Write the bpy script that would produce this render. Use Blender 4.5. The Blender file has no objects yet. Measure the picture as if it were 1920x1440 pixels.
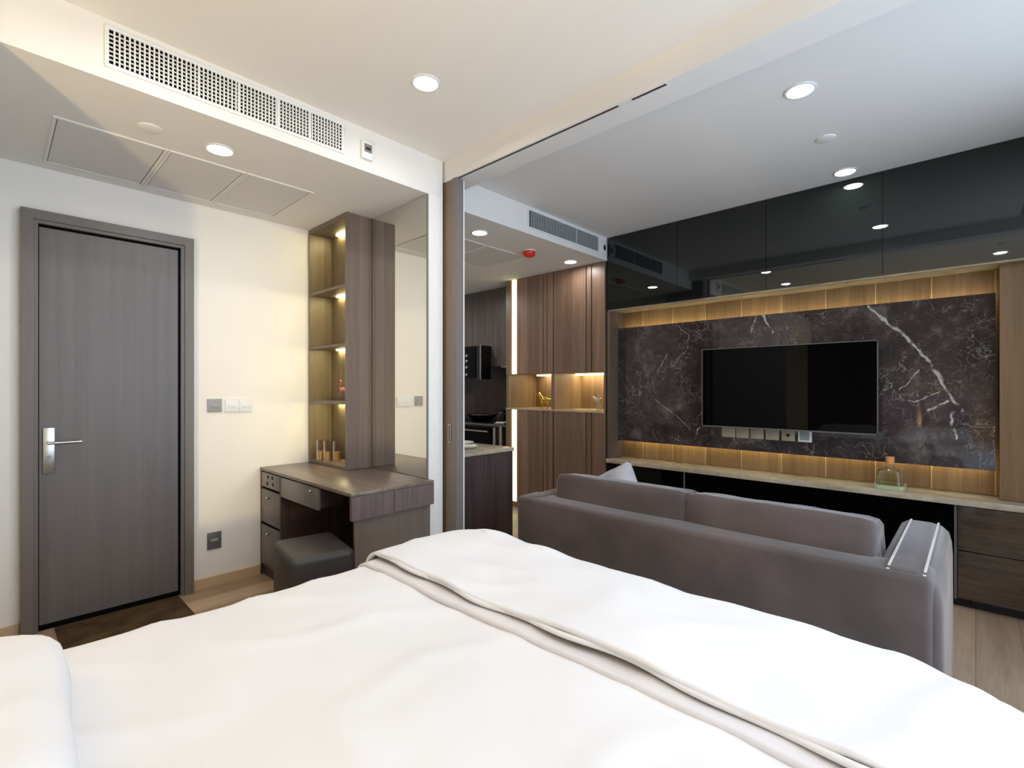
import bpy, bmesh, math, random
from mathutils import Vector, Matrix, noise
random.seed(7)
sc = bpy.context.scene
COL = sc.collection
PI = math.pi

# ------------------------------------------------------------------ camera
F_PX, HOR = 921.0, 728.0
cam_d = bpy.data.cameras.new('camera')
cam = bpy.data.objects.new('camera', cam_d)
COL.objects.link(cam)
cam_d.sensor_fit = 'HORIZONTAL'
cam_d.sensor_width = 36.0
cam_d.lens = 36.0 * F_PX / 1920.0
cam_d.shift_y = (HOR - 720.0) / 1920.0
cam_d.clip_start = 0.02
YAW = math.atan(870 / 921.0)                 # heading from +X towards +Y
cam.location = (0, 0, 1.2)
cam.rotation_euler = (PI / 2, 0, YAW - PI / 2)
sc.camera = cam

# ------------------------------------------------------------------ world, exposure
w = bpy.data.worlds.new('world'); sc.world = w; w.use_nodes = True
nt = w.node_tree; nt.nodes.clear()
# hazy blue evening sky seen from a high floor: nearly even all around, a little paler at the horizon
bg = nt.nodes.new('ShaderNodeBackground'); bg.inputs['Strength'].default_value = 4.2
tc = nt.nodes.new('ShaderNodeTexCoord'); sx = nt.nodes.new('ShaderNodeSeparateXYZ'); nt.links.new(tc.outputs['Generated'], sx.inputs[0])
sky = nt.nodes.new('ShaderNodeValToRGB'); nt.links.new(sx.outputs['Z'], sky.inputs[0])
sky.color_ramp.elements[0].color = (.72, .86, 1.0, 1); sky.color_ramp.elements[1].color = (.56, .76, 1.0, 1)
out = nt.nodes.new('ShaderNodeOutputWorld')
nt.links.new(sky.outputs[0], bg.inputs[0]); nt.links.new(bg.outputs[0], out.inputs[0])
sc.view_settings.view_transform = 'Standard'
sc.view_settings.look = 'None'
sc.view_settings.gamma = 1
sc.view_settings.use_curve_mapping = False
sc.view_settings.exposure = 0.14
DOWN_W = 3.3        # watts of each ceiling downlight
LAMP_W = 150.0       # wall globe lamp
STRIP = 60.0         # led strip emission strength
try:
    sc.cycles.use_denoising = True
    sc.cycles.max_bounces = 10
    sc.cycles.diffuse_bounces = 5
    sc.cycles.glossy_bounces = 5
    sc.cycles.caustics_reflective = False
    sc.cycles.sample_clamp_indirect = 8
except Exception:
    pass

# ------------------------------------------------------------------ materials
def lin(r, g, b):
    f = lambda c: (c / 255 / 12.92) if c / 255 <= 0.04045 else ((c / 255 + 0.055) / 1.055) ** 2.4
    return (f(r), f(g), f(b), 1)

def base(name):
    m = bpy.data.materials.new(name); m.use_nodes = True
    n = m.node_tree.nodes; p = n['Principled BSDF']
    return m, n, m.node_tree.links, p

def simple(name, col, rough=0.5, metal=0.0, spec=0.5, bump=0.0, bscale=200, ior=1.45, coat=0.0, sheen=0.0):
    m, n, l, p = base(name)
    p.inputs['Base Color'].default_value = col
    p.inputs['Roughness'].default_value = rough
    p.inputs['Metallic'].default_value = metal
    p.inputs['Specular IOR Level'].default_value = spec
    p.inputs['IOR'].default_value = ior
    if coat: p.inputs['Coat Weight'].default_value = coat; p.inputs['Coat Roughness'].default_value = 0.03
    if sheen: p.inputs['Sheen Weight'].default_value = sheen; p.inputs['Sheen Roughness'].default_value = 0.4
    # slight colour variation so that the surface is never a single flat value
    tc = n.new('ShaderNodeTexCoord'); nz = n.new('ShaderNodeTexNoise'); nz.inputs['Scale'].default_value = bscale
    nz.inputs['Detail'].default_value = 4
    l.new(tc.outputs['Object'], nz.inputs['Vector'])
    if bump:
        b = n.new('ShaderNodeBump'); b.inputs['Strength'].default_value = bump; b.inputs['Distance'].default_value = 0.002
        l.new(nz.outputs['Fac'], b.inputs['Height']); l.new(b.outputs['Normal'], p.inputs['Normal'])
    mr = n.new('ShaderNodeMapRange'); mr.inputs['To Min'].default_value = max(0.02, rough - 0.03); mr.inputs['To Max'].default_value = min(1, rough + 0.03)
    l.new(nz.outputs['Fac'], mr.inputs['Value']); l.new(mr.outputs['Result'], p.inputs['Roughness'])
    return m

def wood(name, c1, c2, rough=0.45, sc3=(22, 22, 0.9), plank=None, pax='Y', seam=None, coat=0.0, bump=0.05):
    m, n, l, p = base(name)
    tc = n.new('ShaderNodeTexCoord')
    mp = n.new('ShaderNodeMapping'); mp.inputs['Scale'].default_value = sc3
    l.new(tc.outputs['Object'], mp.inputs['Vector'])
    n1 = n.new('ShaderNodeTexNoise'); n1.inputs['Scale'].default_value = 1.0; n1.inputs['Detail'].default_value = 6; n1.inputs['Roughness'].default_value = 0.65
    l.new(mp.outputs['Vector'], n1.inputs['Vector'])
    mp2 = n.new('ShaderNodeMapping'); mp2.inputs['Scale'].default_value = tuple(s * 7 for s in sc3)
    l.new(tc.outputs['Object'], mp2.inputs['Vector'])
    n2 = n.new('ShaderNodeTexNoise'); n2.inputs['Scale'].default_value = 1.0; n2.inputs['Detail'].default_value = 3
    l.new(mp2.outputs['Vector'], n2.inputs['Vector'])
    mx = n.new('ShaderNodeMix'); mx.data_type = 'FLOAT'; mx.inputs[0].default_value = 0.3
    l.new(n1.outputs['Fac'], mx.inputs[2]); l.new(n2.outputs['Fac'], mx.inputs[3])
    cr = n.new('ShaderNodeValToRGB')
    cr.color_ramp.elements[0].position = 0.36; cr.color_ramp.elements[0].color = c1
    cr.color_ramp.elements[1].position = 0.64; cr.color_ramp.elements[1].color = c2
    l.new(mx.outputs[0], cr.inputs['Fac'])
    col = cr.outputs['Color']
    if plank:
        sp = n.new('ShaderNodeSeparateXYZ'); l.new(tc.outputs['Object'], sp.inputs[0])
        dv = n.new('ShaderNodeMath'); dv.operation = 'DIVIDE'; dv.inputs[1].default_value = plank
        l.new(sp.outputs[pax], dv.inputs[0])
        fl = n.new('ShaderNodeMath'); fl.operation = 'FLOOR'; l.new(dv.outputs[0], fl.inputs[0])
        wn = n.new('ShaderNodeTexWhiteNoise'); wn.noise_dimensions = '1D'; l.new(fl.outputs[0], wn.inputs['W'])
        mr = n.new('ShaderNodeMapRange'); mr.inputs['To Min'].default_value = 0.78; mr.inputs['To Max'].default_value = 1.18
        l.new(wn.outputs['Value'], mr.inputs['Value'])
        mc = n.new('ShaderNodeMix'); mc.data_type = 'RGBA'; mc.blend_type = 'MULTIPLY'; mc.inputs[0].default_value = 1
        l.new(col, mc.inputs[6]); l.new(mr.outputs['Result'], mc.inputs[7]); col = mc.outputs[2]
        if seam:
            fr = n.new('ShaderNodeMath'); fr.operation = 'FRACT'; l.new(dv.outputs[0], fr.inputs[0])
            gt = n.new('ShaderNodeMath'); gt.operation = 'LESS_THAN'; gt.inputs[1].default_value = seam[0]
            l.new(fr.outputs[0], gt.inputs[0])
            ms = n.new('ShaderNodeMix'); ms.data_type = 'RGBA'
            l.new(gt.outputs[0], ms.inputs[0]); l.new(col, ms.inputs[6]); ms.inputs[7].default_value = seam[1]; col = ms.outputs[2]
    l.new(col, p.inputs['Base Color'])
    p.inputs['Roughness'].default_value = rough
    if coat: p.inputs['Coat Weight'].default_value = coat; p.inputs['Coat Roughness'].default_value = 0.04
    b = n.new('ShaderNodeBump'); b.inputs['Strength'].default_value = bump; b.inputs['Distance'].default_value = 0.002
    l.new(n2.outputs['Fac'], b.inputs['Height']); l.new(b.outputs['Normal'], p.inputs['Normal'])
    return m

def emis(name, col, s):
    m = bpy.data.materials.new(name); m.use_nodes = True
    n = m.node_tree.nodes; n.clear()
    e = n.new('ShaderNodeEmission'); e.inputs[0].default_value = col; e.inputs[1].default_value = s
    o = n.new('ShaderNodeOutputMaterial'); m.node_tree.links.new(e.outputs[0], o.inputs[0])
    return m

def fabric(name, c1, c2, rough=0.9, scale=3.0, weave=900, sheen=0.0, bump=0.15):
    m, n, l, p = base(name)
    tc = n.new('ShaderNodeTexCoord')
    a = n.new('ShaderNodeTexNoise'); a.inputs['Scale'].default_value = scale; a.inputs['Detail'].default_value = 5
    l.new(tc.outputs['Object'], a.inputs['Vector'])
    cr = n.new('ShaderNodeValToRGB'); cr.color_ramp.elements[0].position = .35; cr.color_ramp.elements[1].position = .65
    cr.color_ramp.elements[0].color = c1; cr.color_ramp.elements[1].color = c2
    l.new(a.outputs['Fac'], cr.inputs[0]); l.new(cr.outputs[0], p.inputs['Base Color'])
    b2 = n.new('ShaderNodeTexNoise'); b2.inputs['Scale'].default_value = weave
    l.new(tc.outputs['Object'], b2.inputs['Vector'])
    b = n.new('ShaderNodeBump'); b.inputs['Strength'].default_value = bump; b.inputs['Distance'].default_value = 0.001
    l.new(b2.outputs['Fac'], b.inputs['Height']); l.new(b.outputs['Normal'], p.inputs['Normal'])
    p.inputs['Roughness'].default_value = rough
    p.inputs['Specular IOR Level'].default_value = 0.25
    if sheen:
        p.inputs['Sheen Weight'].default_value = sheen; p.inputs['Sheen Roughness'].default_value = 0.35
    return m

def glassy(name, col=(1, 1, 1, 1), rough=0.0, refl=0.12):
    m = bpy.data.materials.new(name); m.use_nodes = True
    n = m.node_tree.nodes; l = m.node_tree.links; n.clear()
    t = n.new('ShaderNodeBsdfTransparent'); t.inputs[0].default_value = col
    g = n.new('ShaderNodeBsdfGlossy'); g.inputs['Roughness'].default_value = rough
    f = n.new('ShaderNodeLayerWeight'); f.inputs[0].default_value = refl
    mx = n.new('ShaderNodeMixShader'); o = n.new('ShaderNodeOutputMaterial')
    l.new(f.outputs['Facing'], mx.inputs[0]); l.new(t.outputs[0], mx.inputs[1]); l.new(g.outputs[0], mx.inputs[2]); l.new(mx.outputs[0], o.inputs[0])
    return m

VEINS = [
 [(0.491, 1.718), (0.397, 1.601), (0.308, 1.513), (0.246, 1.426), (0.163, 1.286), (0.088, 1.118), (0.055, 1.059), 0.008],
 [(0.117, 1.125), (0.207, 1.073), 0.006],
 [(0.088, 1.08), (0.105, 1.004), (0.077, 0.914), 0.006],
 [(0.246, 1.304), (0.333, 1.194), 0.004],
 [(0.128, 1.194), (0.27, 1.12), 0.003],
 [(1.746, 1.714), (1.636, 1.6), (1.658, 1.507), (1.757, 1.395), 0.002],
 [(1.825, 1.473), (1.918, 1.312), 0.0035],
 [(1.93, 1.114), (1.735, 0.978), (1.626, 0.878), 0.002],
 [(1.146, 1.718), (1.182, 1.606), 0.005],
 [(1.102, 1.723), (1.041, 1.595), 0.006],
 [(1.56, .90), (1.59, .80), .005],
]
def marble(name):
    m, n, l, p = base(name)
    tc = n.new('ShaderNodeTexCoord')
    # domain warp
    nw = n.new('ShaderNodeTexNoise'); nw.inputs['Scale'].default_value = 5; nw.inputs['Detail'].default_value = 5
    l.new(tc.outputs['Object'], nw.inputs['Vector'])
    sub = n.new('ShaderNodeVectorMath'); sub.operation = 'SUBTRACT'; sub.inputs[1].default_value = (.5, .5, .5)
    l.new(nw.outputs['Color'], sub.inputs[0])
    sca = n.new('ShaderNodeVectorMath'); sca.operation = 'SCALE'; sca.inputs['Scale'].default_value = 0.10
    l.new(sub.outputs[0], sca.inputs[0])
    warp = n.new('ShaderNodeVectorMath'); warp.operation = 'ADD'
    l.new(tc.outputs['Object'], warp.inputs[0]); l.new(sca.outputs[0], warp.inputs[1])
    base_n = n.new('ShaderNodeTexNoise'); base_n.inputs['Scale'].default_value = 4.5; base_n.inputs['Detail'].default_value = 9; base_n.inputs['Roughness'].default_value = 0.7
    l.new(warp.outputs[0], base_n.inputs['Vector'])
    cr = n.new('ShaderNodeValToRGB')
    e = cr.color_ramp.elements
    e[0].position = 0.36; e[0].color = lin(48, 41, 41)
    e[1].position = 0.72; e[1].color = lin(108, 100, 95)
    x = e.new(0.55); x.color = lin(64, 55, 54)
    l.new(base_n.outputs['Fac'], cr.inputs[0])
    col = cr.outputs[0]
    # fine vein network, broken up by a mask
    for scv, wid, cc in ((5.0, 0.010, lin(165, 160, 152)), (11.0, 0.018, lin(135, 129, 122)), (26.0, 0.03, lin(112, 106, 100))):
        vo = n.new('ShaderNodeTexVoronoi'); vo.feature = 'DISTANCE_TO_EDGE'; vo.inputs['Scale'].default_value = scv
        wsc = n.new('ShaderNodeVectorMath'); wsc.operation = 'SCALE'; wsc.inputs['Scale'].default_value = 0.5
        l.new(sub.outputs[0], wsc.inputs[0])
        wa = n.new('ShaderNodeVectorMath'); wa.operation = 'ADD'; l.new(tc.outputs['Object'], wa.inputs[0]); l.new(wsc.outputs[0], wa.inputs[1])
        l.new(wa.outputs[0], vo.inputs['Vector'])
        mr = n.new('ShaderNodeMapRange'); mr.inputs['From Min'].default_value = 0; mr.inputs['From Max'].default_value = wid * 1.6
        mr.inputs['To Min'].default_value = 1; mr.inputs['To Max'].default_value = 0
        l.new(vo.outputs['Distance'], mr.inputs['Value'])
        mk = n.new('ShaderNodeTexNoise'); mk.inputs['Scale'].default_value = scv * 0.6; mk.inputs['Detail'].default_value = 3
        l.new(tc.outputs['Object'], mk.inputs['Vector'])
        mm = n.new('ShaderNodeMapRange'); mm.inputs['From Min'].default_value = 0.47; mm.inputs['From Max'].default_value = 0.68
        l.new(mk.outputs['Fac'], mm.inputs['Value'])
        mu = n.new('ShaderNodeMath'); mu.operation = 'MULTIPLY'; l.new(mr.outputs[0], mu.inputs[0]); l.new(mm.outputs[0], mu.inputs[1])
        mx = n.new('ShaderNodeMix'); mx.data_type = 'RGBA'; l.new(mu.outputs[0], mx.inputs[0]); l.new(col, mx.inputs[6]); mx.inputs[7].default_value = cc
        col = mx.outputs[2]
    # the large veins of this slab
    w2 = n.new('ShaderNodeVectorMath'); w2.operation = 'SCALE'; w2.inputs['Scale'].default_value = 0.055
    nn = n.new('ShaderNodeTexNoise'); nn.inputs['Scale'].default_value = 14; nn.inputs['Detail'].default_value = 4
    l.new(tc.outputs['Object'], nn.inputs['Vector'])
    s2 = n.new('ShaderNodeVectorMath'); s2.operation = 'SUBTRACT'; s2.inputs[1].default_value = (.5, .5, .5)
    l.new(nn.outputs['Color'], s2.inputs[0]); l.new(s2.outputs[0], w2.inputs[0])
    wp = n.new('ShaderNodeVectorMath'); wp.operation = 'ADD'; l.new(tc.outputs['Object'], wp.inputs[0]); l.new(w2.outputs[0], wp.inputs[1])
    fl = n.new('ShaderNodeVectorMath'); fl.operation = 'MULTIPLY'; fl.inputs[1].default_value = (0, 1, 1); l.new(wp.outputs[0], fl.inputs[0])
    acc = None
    for v in VEINS:
        wd = v[-1]; pts = v[:-1]
        for a, b in zip(pts, pts[1:]):
            A = Vector((0, a[0] - 1.0, a[1] - 0.74)); AB = Vector((0, b[0] - a[0], b[1] - a[1])); L2 = AB.length_squared
            pa = n.new('ShaderNodeVectorMath'); pa.operation = 'SUBTRACT'; l.new(fl.outputs[0], pa.inputs[0]); pa.inputs[1].default_value = A
            dt = n.new('ShaderNodeVectorMath'); dt.operation = 'DOT_PRODUCT'; l.new(pa.outputs[0], dt.inputs[0]); dt.inputs[1].default_value = AB / L2
            cl = n.new('ShaderNodeClamp'); l.new(dt.outputs['Value'], cl.inputs[0])
            sv = n.new('ShaderNodeVectorMath'); sv.operation = 'SCALE'; sv.inputs[0].default_value = AB; l.new(cl.outputs[0], sv.inputs['Scale'])
            ds = n.new('ShaderNodeVectorMath'); ds.operation = 'DISTANCE'; l.new(pa.outputs[0], ds.inputs[0]); l.new(sv.outputs[0], ds.inputs[1])
            q = n.new('ShaderNodeMath'); q.operation = 'DIVIDE'; q.inputs[1].default_value = wd; l.new(ds.outputs['Value'], q.inputs[0])
            if acc is None: acc = q.outputs[0]
            else:
                mn = n.new('ShaderNodeMath'); mn.operation = 'MINIMUM'; l.new(acc, mn.inputs[0]); l.new(q.outputs[0], mn.inputs[1]); acc = mn.outputs[0]
    mr = n.new('ShaderNodeMapRange'); mr.inputs['From Min'].default_value = 0.4; mr.inputs['From Max'].default_value = 1.2
    mr.inputs['To Min'].default_value = 0.8; mr.inputs['To Max'].default_value = 0; l.new(acc, mr.inputs['Value'])
    br = n.new('ShaderNodeTexNoise'); br.inputs['Scale'].default_value = 22; l.new(tc.outputs['Object'], br.inputs['Vector'])
    bm = n.new('ShaderNodeMapRange'); bm.inputs['From Min'].default_value = .35; bm.inputs['From Max'].default_value = .55; l.new(br.outputs['Fac'], bm.inputs['Value'])
    mu = n.new('ShaderNodeMath'); mu.operation = 'MULTIPLY'; l.new(mr.outputs[0], mu.inputs[0]); l.new(bm.outputs[0], mu.inputs[1])
    mx = n.new('ShaderNodeMix'); mx.data_type = 'RGBA'; l.new(mu.outputs[0], mx.inputs[0]); l.new(col, mx.inputs[6]); mx.inputs[7].default_value = lin(196, 190, 180)
    l.new(mx.outputs[2], p.inputs['Base Color'])
    p.inputs['Roughness'].default_value = 0.035
    p.inputs['IOR'].default_value = 1.5
    return m

M = {}
M['wall'] = simple('wall_paint', lin(232, 229, 224), 0.75, bump=0.03, bscale=90, spec=0.3)
M['ceil'] = simple('ceiling_paint', lin(226, 223, 219), 0.8, bump=0.02, bscale=90, spec=0.25)
M['panel_paint'] = simple('panel_paint', lin(214, 212, 210), 0.8, spec=0.25)
M['white_plastic'] = simple('white_plastic', lin(225, 226, 226), 0.35)
M['grey_plastic'] = simple('grey_plastic', lin(150, 153, 155), 0.4)
M['dark_plate'] = simple('dark_plate', lin(95, 93, 92), 0.4)
M['screen_grey'] = simple('lcd_grey', lin(120, 120, 112), 0.3)
M['black'] = simple('black_plastic', lin(14, 14, 15), 0.35)
M['void'] = simple('dark_void', lin(10, 9, 9), 0.9, spec=0.1)
M['door'] = wood('door_laminate', lin(100, 94, 93), lin(110, 104, 102), 0.42, (30, 30, 0.7))
M['frame'] = wood('door_frame_laminate', lin(104, 97, 92), lin(112, 105, 99), 0.42, (30, 30, 0.7))
M['shelfwood'] = wood('greyed_walnut', lin(112, 98, 91), lin(130, 116, 108), 0.42, (17, 17, 0.5), plank=0.06, pax='X')
M['shelf_led_tint'] = wood('led_tinted_walnut', lin(104, 92, 74), lin(130, 117, 94), 0.4, (26, 26, 0.8))  # walnut with the olive led glow mixed into its colour
M['tvside'] = wood('oak_side_board', lin(104, 78, 48), lin(130, 100, 64), 0.42, (16, 16, 0.6))
M['inner_brown'] = wood('jamb_brown', lin(84, 70, 62), lin(102, 86, 74), 0.5, (22, 22, 0.8))
M['deskwood'] = wood('desk_walnut', lin(96, 84, 76), lin(134, 120, 106), 0.3, (14, 1.2, 14))
M['desk_end'] = wood('desk_end_walnut', lin(84, 72, 68), lin(118, 104, 98), 0.4, (22, 22, 0.8))
M['panel_taupe'] = wood('taupe_panel', lin(108, 96, 86), lin(118, 106, 95), 0.3, (18, 18, 0.5))
M['drawer'] = simple('grey_lacquer', lin(112, 108, 104), 0.25, bscale=4)
M['drawer_dark'] = simple('dark_grey_lacquer', lin(92, 86, 84), 0.28, bscale=4)
M['inner_wood'] = wood('inner_dark_wood', lin(52, 40, 40), lin(80, 64, 62), 0.5, (22, 22, 0.8))
M['unitwood'] = wood('brown_oak_veneer', lin(112, 88, 72), lin(146, 118, 98), 0.36, (20, 20, 0.6), plank=0.155, pax='Y')
M['nichewood'] = wood('niche_oak_veneer', lin(104, 84, 66), lin(138, 114, 88), 0.4, (20, 20, 0.6))
M['tvwood'] = wood('tv_wall_oak', lin(110, 86, 56), lin(142, 114, 78), 0.42, (16, 16, 0.6), plank=0.27, pax='Y', seam=(0.016, lin(190, 160, 115)))  # pale seam lines stand in for led light along the joints
M['kitchen'] = wood('kitchen_grey_wood', lin(74, 66, 62), lin(104, 96, 90), 0.35, (16, 16, 0.6))
M['bar'] = wood('bar_dark_wood', lin(62, 52, 52), lin(88, 74, 72), 0.22, (16, 16, 0.6))
M['lowwood'] = wood('gloss_dark_wood', lin(40, 30, 22), lin(74, 58, 44), 0.18, (3, 3, 26), coat=0.6)
M['floor'] = wood('floor_oak', lin(160, 134, 108), lin(186, 160, 132), 0.35, (1.0, 14, 14), plank=0.16, pax='Y', seam=(0.012, lin(110, 90, 70)))
M['skirt'] = simple('skirting', lin(196, 172, 140), 0.4)
M['marble'] = marble('dark_marble')
M['travertine'] = wood('pale_stone', lin(150, 138, 116), lin(196, 184, 160), 0.2, (6, 2.5, 6), bump=0.02)
M['glass_dark'] = simple('smoked_glass', (0.004, 0.0065, 0.0055, 1), 0.02, ior=1.65, bscale=2)
M['glass_dark'].node_tree.nodes['Principled BSDF'].inputs['Roughness'].default_value = 0.0
M['black_gloss'] = simple('black_gloss', (0.0012, 0.0012, 0.0016, 1), 0.03, bscale=2, spec=0.12)
M['dark_panel'] = simple('dark_side_panel', lin(58, 50, 52), 0.3, bscale=5)
for k in ('glass_dark', 'black_gloss'):
    mm = M[k]; p = mm.node_tree.nodes['Principled BSDF']
    for lk in list(p.inputs['Roughness'].links): mm.node_tree.links.remove(lk)
    p.inputs['Roughness'].default_value = 0.015
M['mirror'] = simple('mirror_silver', (0.80, 0.80, 0.76, 1), 0.0, metal=1)
p = M['mirror'].node_tree.nodes['Principled BSDF']
for lk in list(p.inputs['Roughness'].links): M['mirror'].node_tree.links.remove(lk)
p.inputs['Roughness'].default_value = 0.0
M['steel'] = simple('brushed_steel', lin(190, 190, 188), 0.28, metal=1, bscale=60)
M['bronze'] = simple('bronze_frame', lin(140, 120, 96), 0.4, metal=0.6, bscale=30)
M['slide'] = wood('sliding_door_bronze', lin(112, 94, 76), lin(134, 114, 94), 0.4, (30, 30, 0.5))
M['slide_grey'] = simple('sliding_door_edge_grey', lin(120, 112, 106), 0.4, bscale=30)
M['sofa'] = fabric('taupe_velvet', lin(76, 67, 64), lin(92, 81, 78), 0.75, 4, 700, sheen=0.42)
M['thread'] = fabric('pale_thread', lin(205, 198, 192), lin(220, 214, 208), 0.6, 60)
M['silver_satin'] = fabric('silver_satin', lin(150, 148, 152), lin(190, 188, 192), 0.35, 6, 500, sheen=0.2)
M['bedding'] = fabric('white_cotton', lin(226, 226, 228), lin(231, 231, 233), 0.85, 2, 600, bump=0.08)
M['bedding_grey'] = fabric('pale_grey_cotton', lin(216, 214, 217), lin(221, 219, 222), 0.85, 2, 600, bump=0.08)
M['stool'] = simple('charcoal_leather', lin(58, 53, 51), 0.45, bump=0.25, bscale=160)
M['mat'] = fabric('dark_mat', lin(58, 44, 28), lin(84, 66, 42), 0.95, 9, 500, bump=0.6)
M['gold'] = simple('gold_ceramic', lin(214, 178, 70), 0.25, metal=0.7)
M['pearl'] = simple('pearl_ceramic', lin(206, 196, 170), 0.25, metal=0.4)
M['pink'] = simple('flamingo_pink', lin(226, 132, 112), 0.45)
M['pink_dark'] = simple('flamingo_leg', lin(120, 84, 60), 0.5)
M['red'] = simple('red_cap', lin(214, 52, 30), 0.4)
M['clear'] = glassy('clear_glass', (0.93, 0.96, 0.93, 1), 0.0, 0.35)
M['amber'] = simple('gold_foil', lin(232, 200, 130), 0.35, metal=0.3)
M['frosted'] = glassy('pinkish_glass', (0.9, 0.84, 0.80, 1), 0.1, 0.45)
M['glass_green'] = simple('thick_green_glass', lin(170, 180, 140), 0.1)
M['pane'] = glassy('window_pane', (0.97, 0.98, 1, 1), 0.0, 0.1)
M['porcelain'] = simple('porcelain', lin(225, 222, 214), 0.2)
M['copper'] = simple('wooden_bowl', lin(170, 130, 100), 0.5)
M['leaf'] = simple('leaf_green', lin(52, 92, 34), 0.5)
M['curtain'] = fabric('dark_curtain', lin(58, 52, 48), lin(72, 65, 60), 0.9, 4)
M['headboard'] = fabric('headboard_fabric', lin(120, 104, 100), lin(134, 118, 112), 0.9, 4, sheen=.3)
M['cork'] = simple('cork', lin(222, 150, 84), 0.6)
M['lens'] = emis('downlight_lens', (1.0, 0.93, 0.82, 1), 22)
M['lens_warm'] = emis('globe_glow', (1.0, 0.66, 0.34, 1), 12)
M['led'] = emis('led_strip_warm', (1.0, 0.86, 0.42, 1), STRIP)
M['led_bar'] = emis('led_bar_cream', (1.0, 0.92, 0.42, 1), 2.3)
M['led_niche'] = emis('led_niche', (1.0, 0.82, 0.45, 1), 14)
M['led_tv'] = emis('led_tv', (1.0, 0.82, 0.42, 1), 12)

# ------------------------------------------------------------------ mesh helpers
def sm(bm, ang=40):
    for f in bm.faces: f.smooth = True
def finish(name, bm, mat, parent=None, smooth=False, mod=None):
    """Link a bmesh given in world coordinates; under a parent it is stored relative to the parent's spot."""
    me = bpy.data.meshes.new(name)
    if smooth:
        sm(bm)
    off = Vector((0, 0, 0))
    if parent is not None:
        off = WORLD.get(parent.name, Vector((0, 0, 0)))
    bmesh.ops.translate(bm, verts=bm.verts, vec=-off) if off.length else None
    bmesh.ops.recalc_face_normals(bm, faces=bm.faces)
    bm.to_mesh(me); bm.free()
    o = bpy.data.objects.new(name, me); COL.objects.link(o)
    me.materials.append(M[mat] if isinstance(mat, str) else mat)
    if parent is not None:
        o.parent = parent
        WORLD[o.name] = off
    if smooth:
        try:
            me.set_sharp_from_angle(angle=math.radians(45))
        except Exception: pass
    return o
WORLD = {}
def bx(bm, x0, x1, y0, y1, z0, z1, bev=0.0, seg=2):
    x0, x1 = min(x0, x1), max(x0, x1); y0, y1 = min(y0, y1), max(y0, y1); z0, z1 = min(z0, z1), max(z0, z1)
    r = bmesh.ops.create_cube(bm, size=1.0)
    vs = r['verts']
    for v in vs:
        v.co = Vector((x0 + (v.co.x + .5) * (x1 - x0), y0 + (v.co.y + .5) * (y1 - y0), z0 + (v.co.z + .5) * (z1 - z0)))
    if bev > 0:
        es = list({e for v in vs for e in v.link_edges})
        bmesh.ops.bevel(bm, geom=es, offset=bev, segments=seg, profile=0.5, affect='EDGES')
    return bm
def box(name, dims, mat, parent=None, bev=0.0, seg=2, smooth=None):
    bm = bmesh.new(); bx(bm, *dims, bev=bev, seg=seg)
    return finish(name, bm, mat, parent, smooth=(bev > 0) if smooth is None else smooth)
def cyl(bm, p0, p1, r0, r1=None, n=24, caps=True):
    p0 = Vector(p0); p1 = Vector(p1); r1 = r0 if r1 is None else r1
    d = p1 - p0
    rr = bmesh.ops.create_cone(bm, cap_ends=caps, segments=n, radius1=r0, radius2=r1, depth=d.length)
    q = d.to_track_quat('Z', 'Y').to_matrix().to_4x4()
    mt = Matrix.Translation((p0 + p1) / 2) @ q
    bmesh.ops.transform(bm, matrix=mt, verts=rr['verts'])
    return bm
def lathe(bm, cx, cy, prof, n=32):
    """prof: list of (radius, z)."""
    rings = []
    for r, z in prof:
        if r < 1e-5: rings.append([bm.verts.new((cx, cy, z))])
        else: rings.append([bm.verts.new((cx + r * math.cos(2 * PI * i / n), cy + r * math.sin(2 * PI * i / n), z)) for i in range(n)])
    for a, b in zip(rings, rings[1:]):
        for i in range(n):
            j = (i + 1) % n
            if len(a) == 1 and len(b) == 1: continue
            if len(a) == 1: bm.faces.new((a[0], b[i], b[j]))
            elif len(b) == 1: bm.faces.new((a[i], a[j], b[0]))
            else: bm.faces.new((a[i], a[j], b[j], b[i]))
    return bm
def tube(bm, pts, rad, n=10):
    """Tapering tube along points; rad is a list."""
    rings = []
    for i, p_ in enumerate(pts):
        p_ = Vector(p_)
        a = Vector(pts[max(0, i - 1)]); b = Vector(pts[min(len(pts) - 1, i + 1)])
        t = (b - a).normalized()
        u = t.cross(Vector((0, 0, 1)))
        if u.length < 1e-3: u = t.cross(Vector((1, 0, 0)))
        u.normalize(); v = t.cross(u)
        rings.append([bm.verts.new(p_ + (u * math.cos(2 * PI * k / n) + v * math.sin(2 * PI * k / n)) * rad[i]) for k in range(n)])
    for a, b in zip(rings, rings[1:]):
        for k in range(n):
            bm.faces.new((a[k], a[(k + 1) % n], b[(k + 1) % n], b[k]))
    bm.faces.new(rings[0]); bm.faces.new(list(reversed(rings[-1])))
    return bm
def ellips(bm, c, r, n=16, rot=None):
    rr = bmesh.ops.create_uvsphere(bm, u_segments=n, v_segments=n // 2 + 2, radius=1)
    m = Matrix.Translation(c) @ (rot.to_4x4() if rot else Matrix()) @ Matrix.Diagonal((*r, 1))
    bmesh.ops.transform(bm, matrix=m, verts=rr['verts'])
    return bm
def empty(name, loc, label, cat, group=None, kind=None):
    o = bpy.data.objects.new(name, None); COL.objects.link(o); o.location = loc
    o.empty_display_size = 0.05
    WORLD[o.name] = Vector(loc)
    if label: o['label'] = label
    if cat: o['category'] = cat
    if group: o['group'] = group
    if kind: o['kind'] = kind
    return o
def tag(o, label, cat, group=None):
    o['label'] = label; o['category'] = cat
    if group: o['group'] = group
    return o
def struct(o, label=None, cat=None):
    o['kind'] = 'structure'
    if label: o['label'] = label
    if cat: o['category'] = cat
    return o

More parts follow.
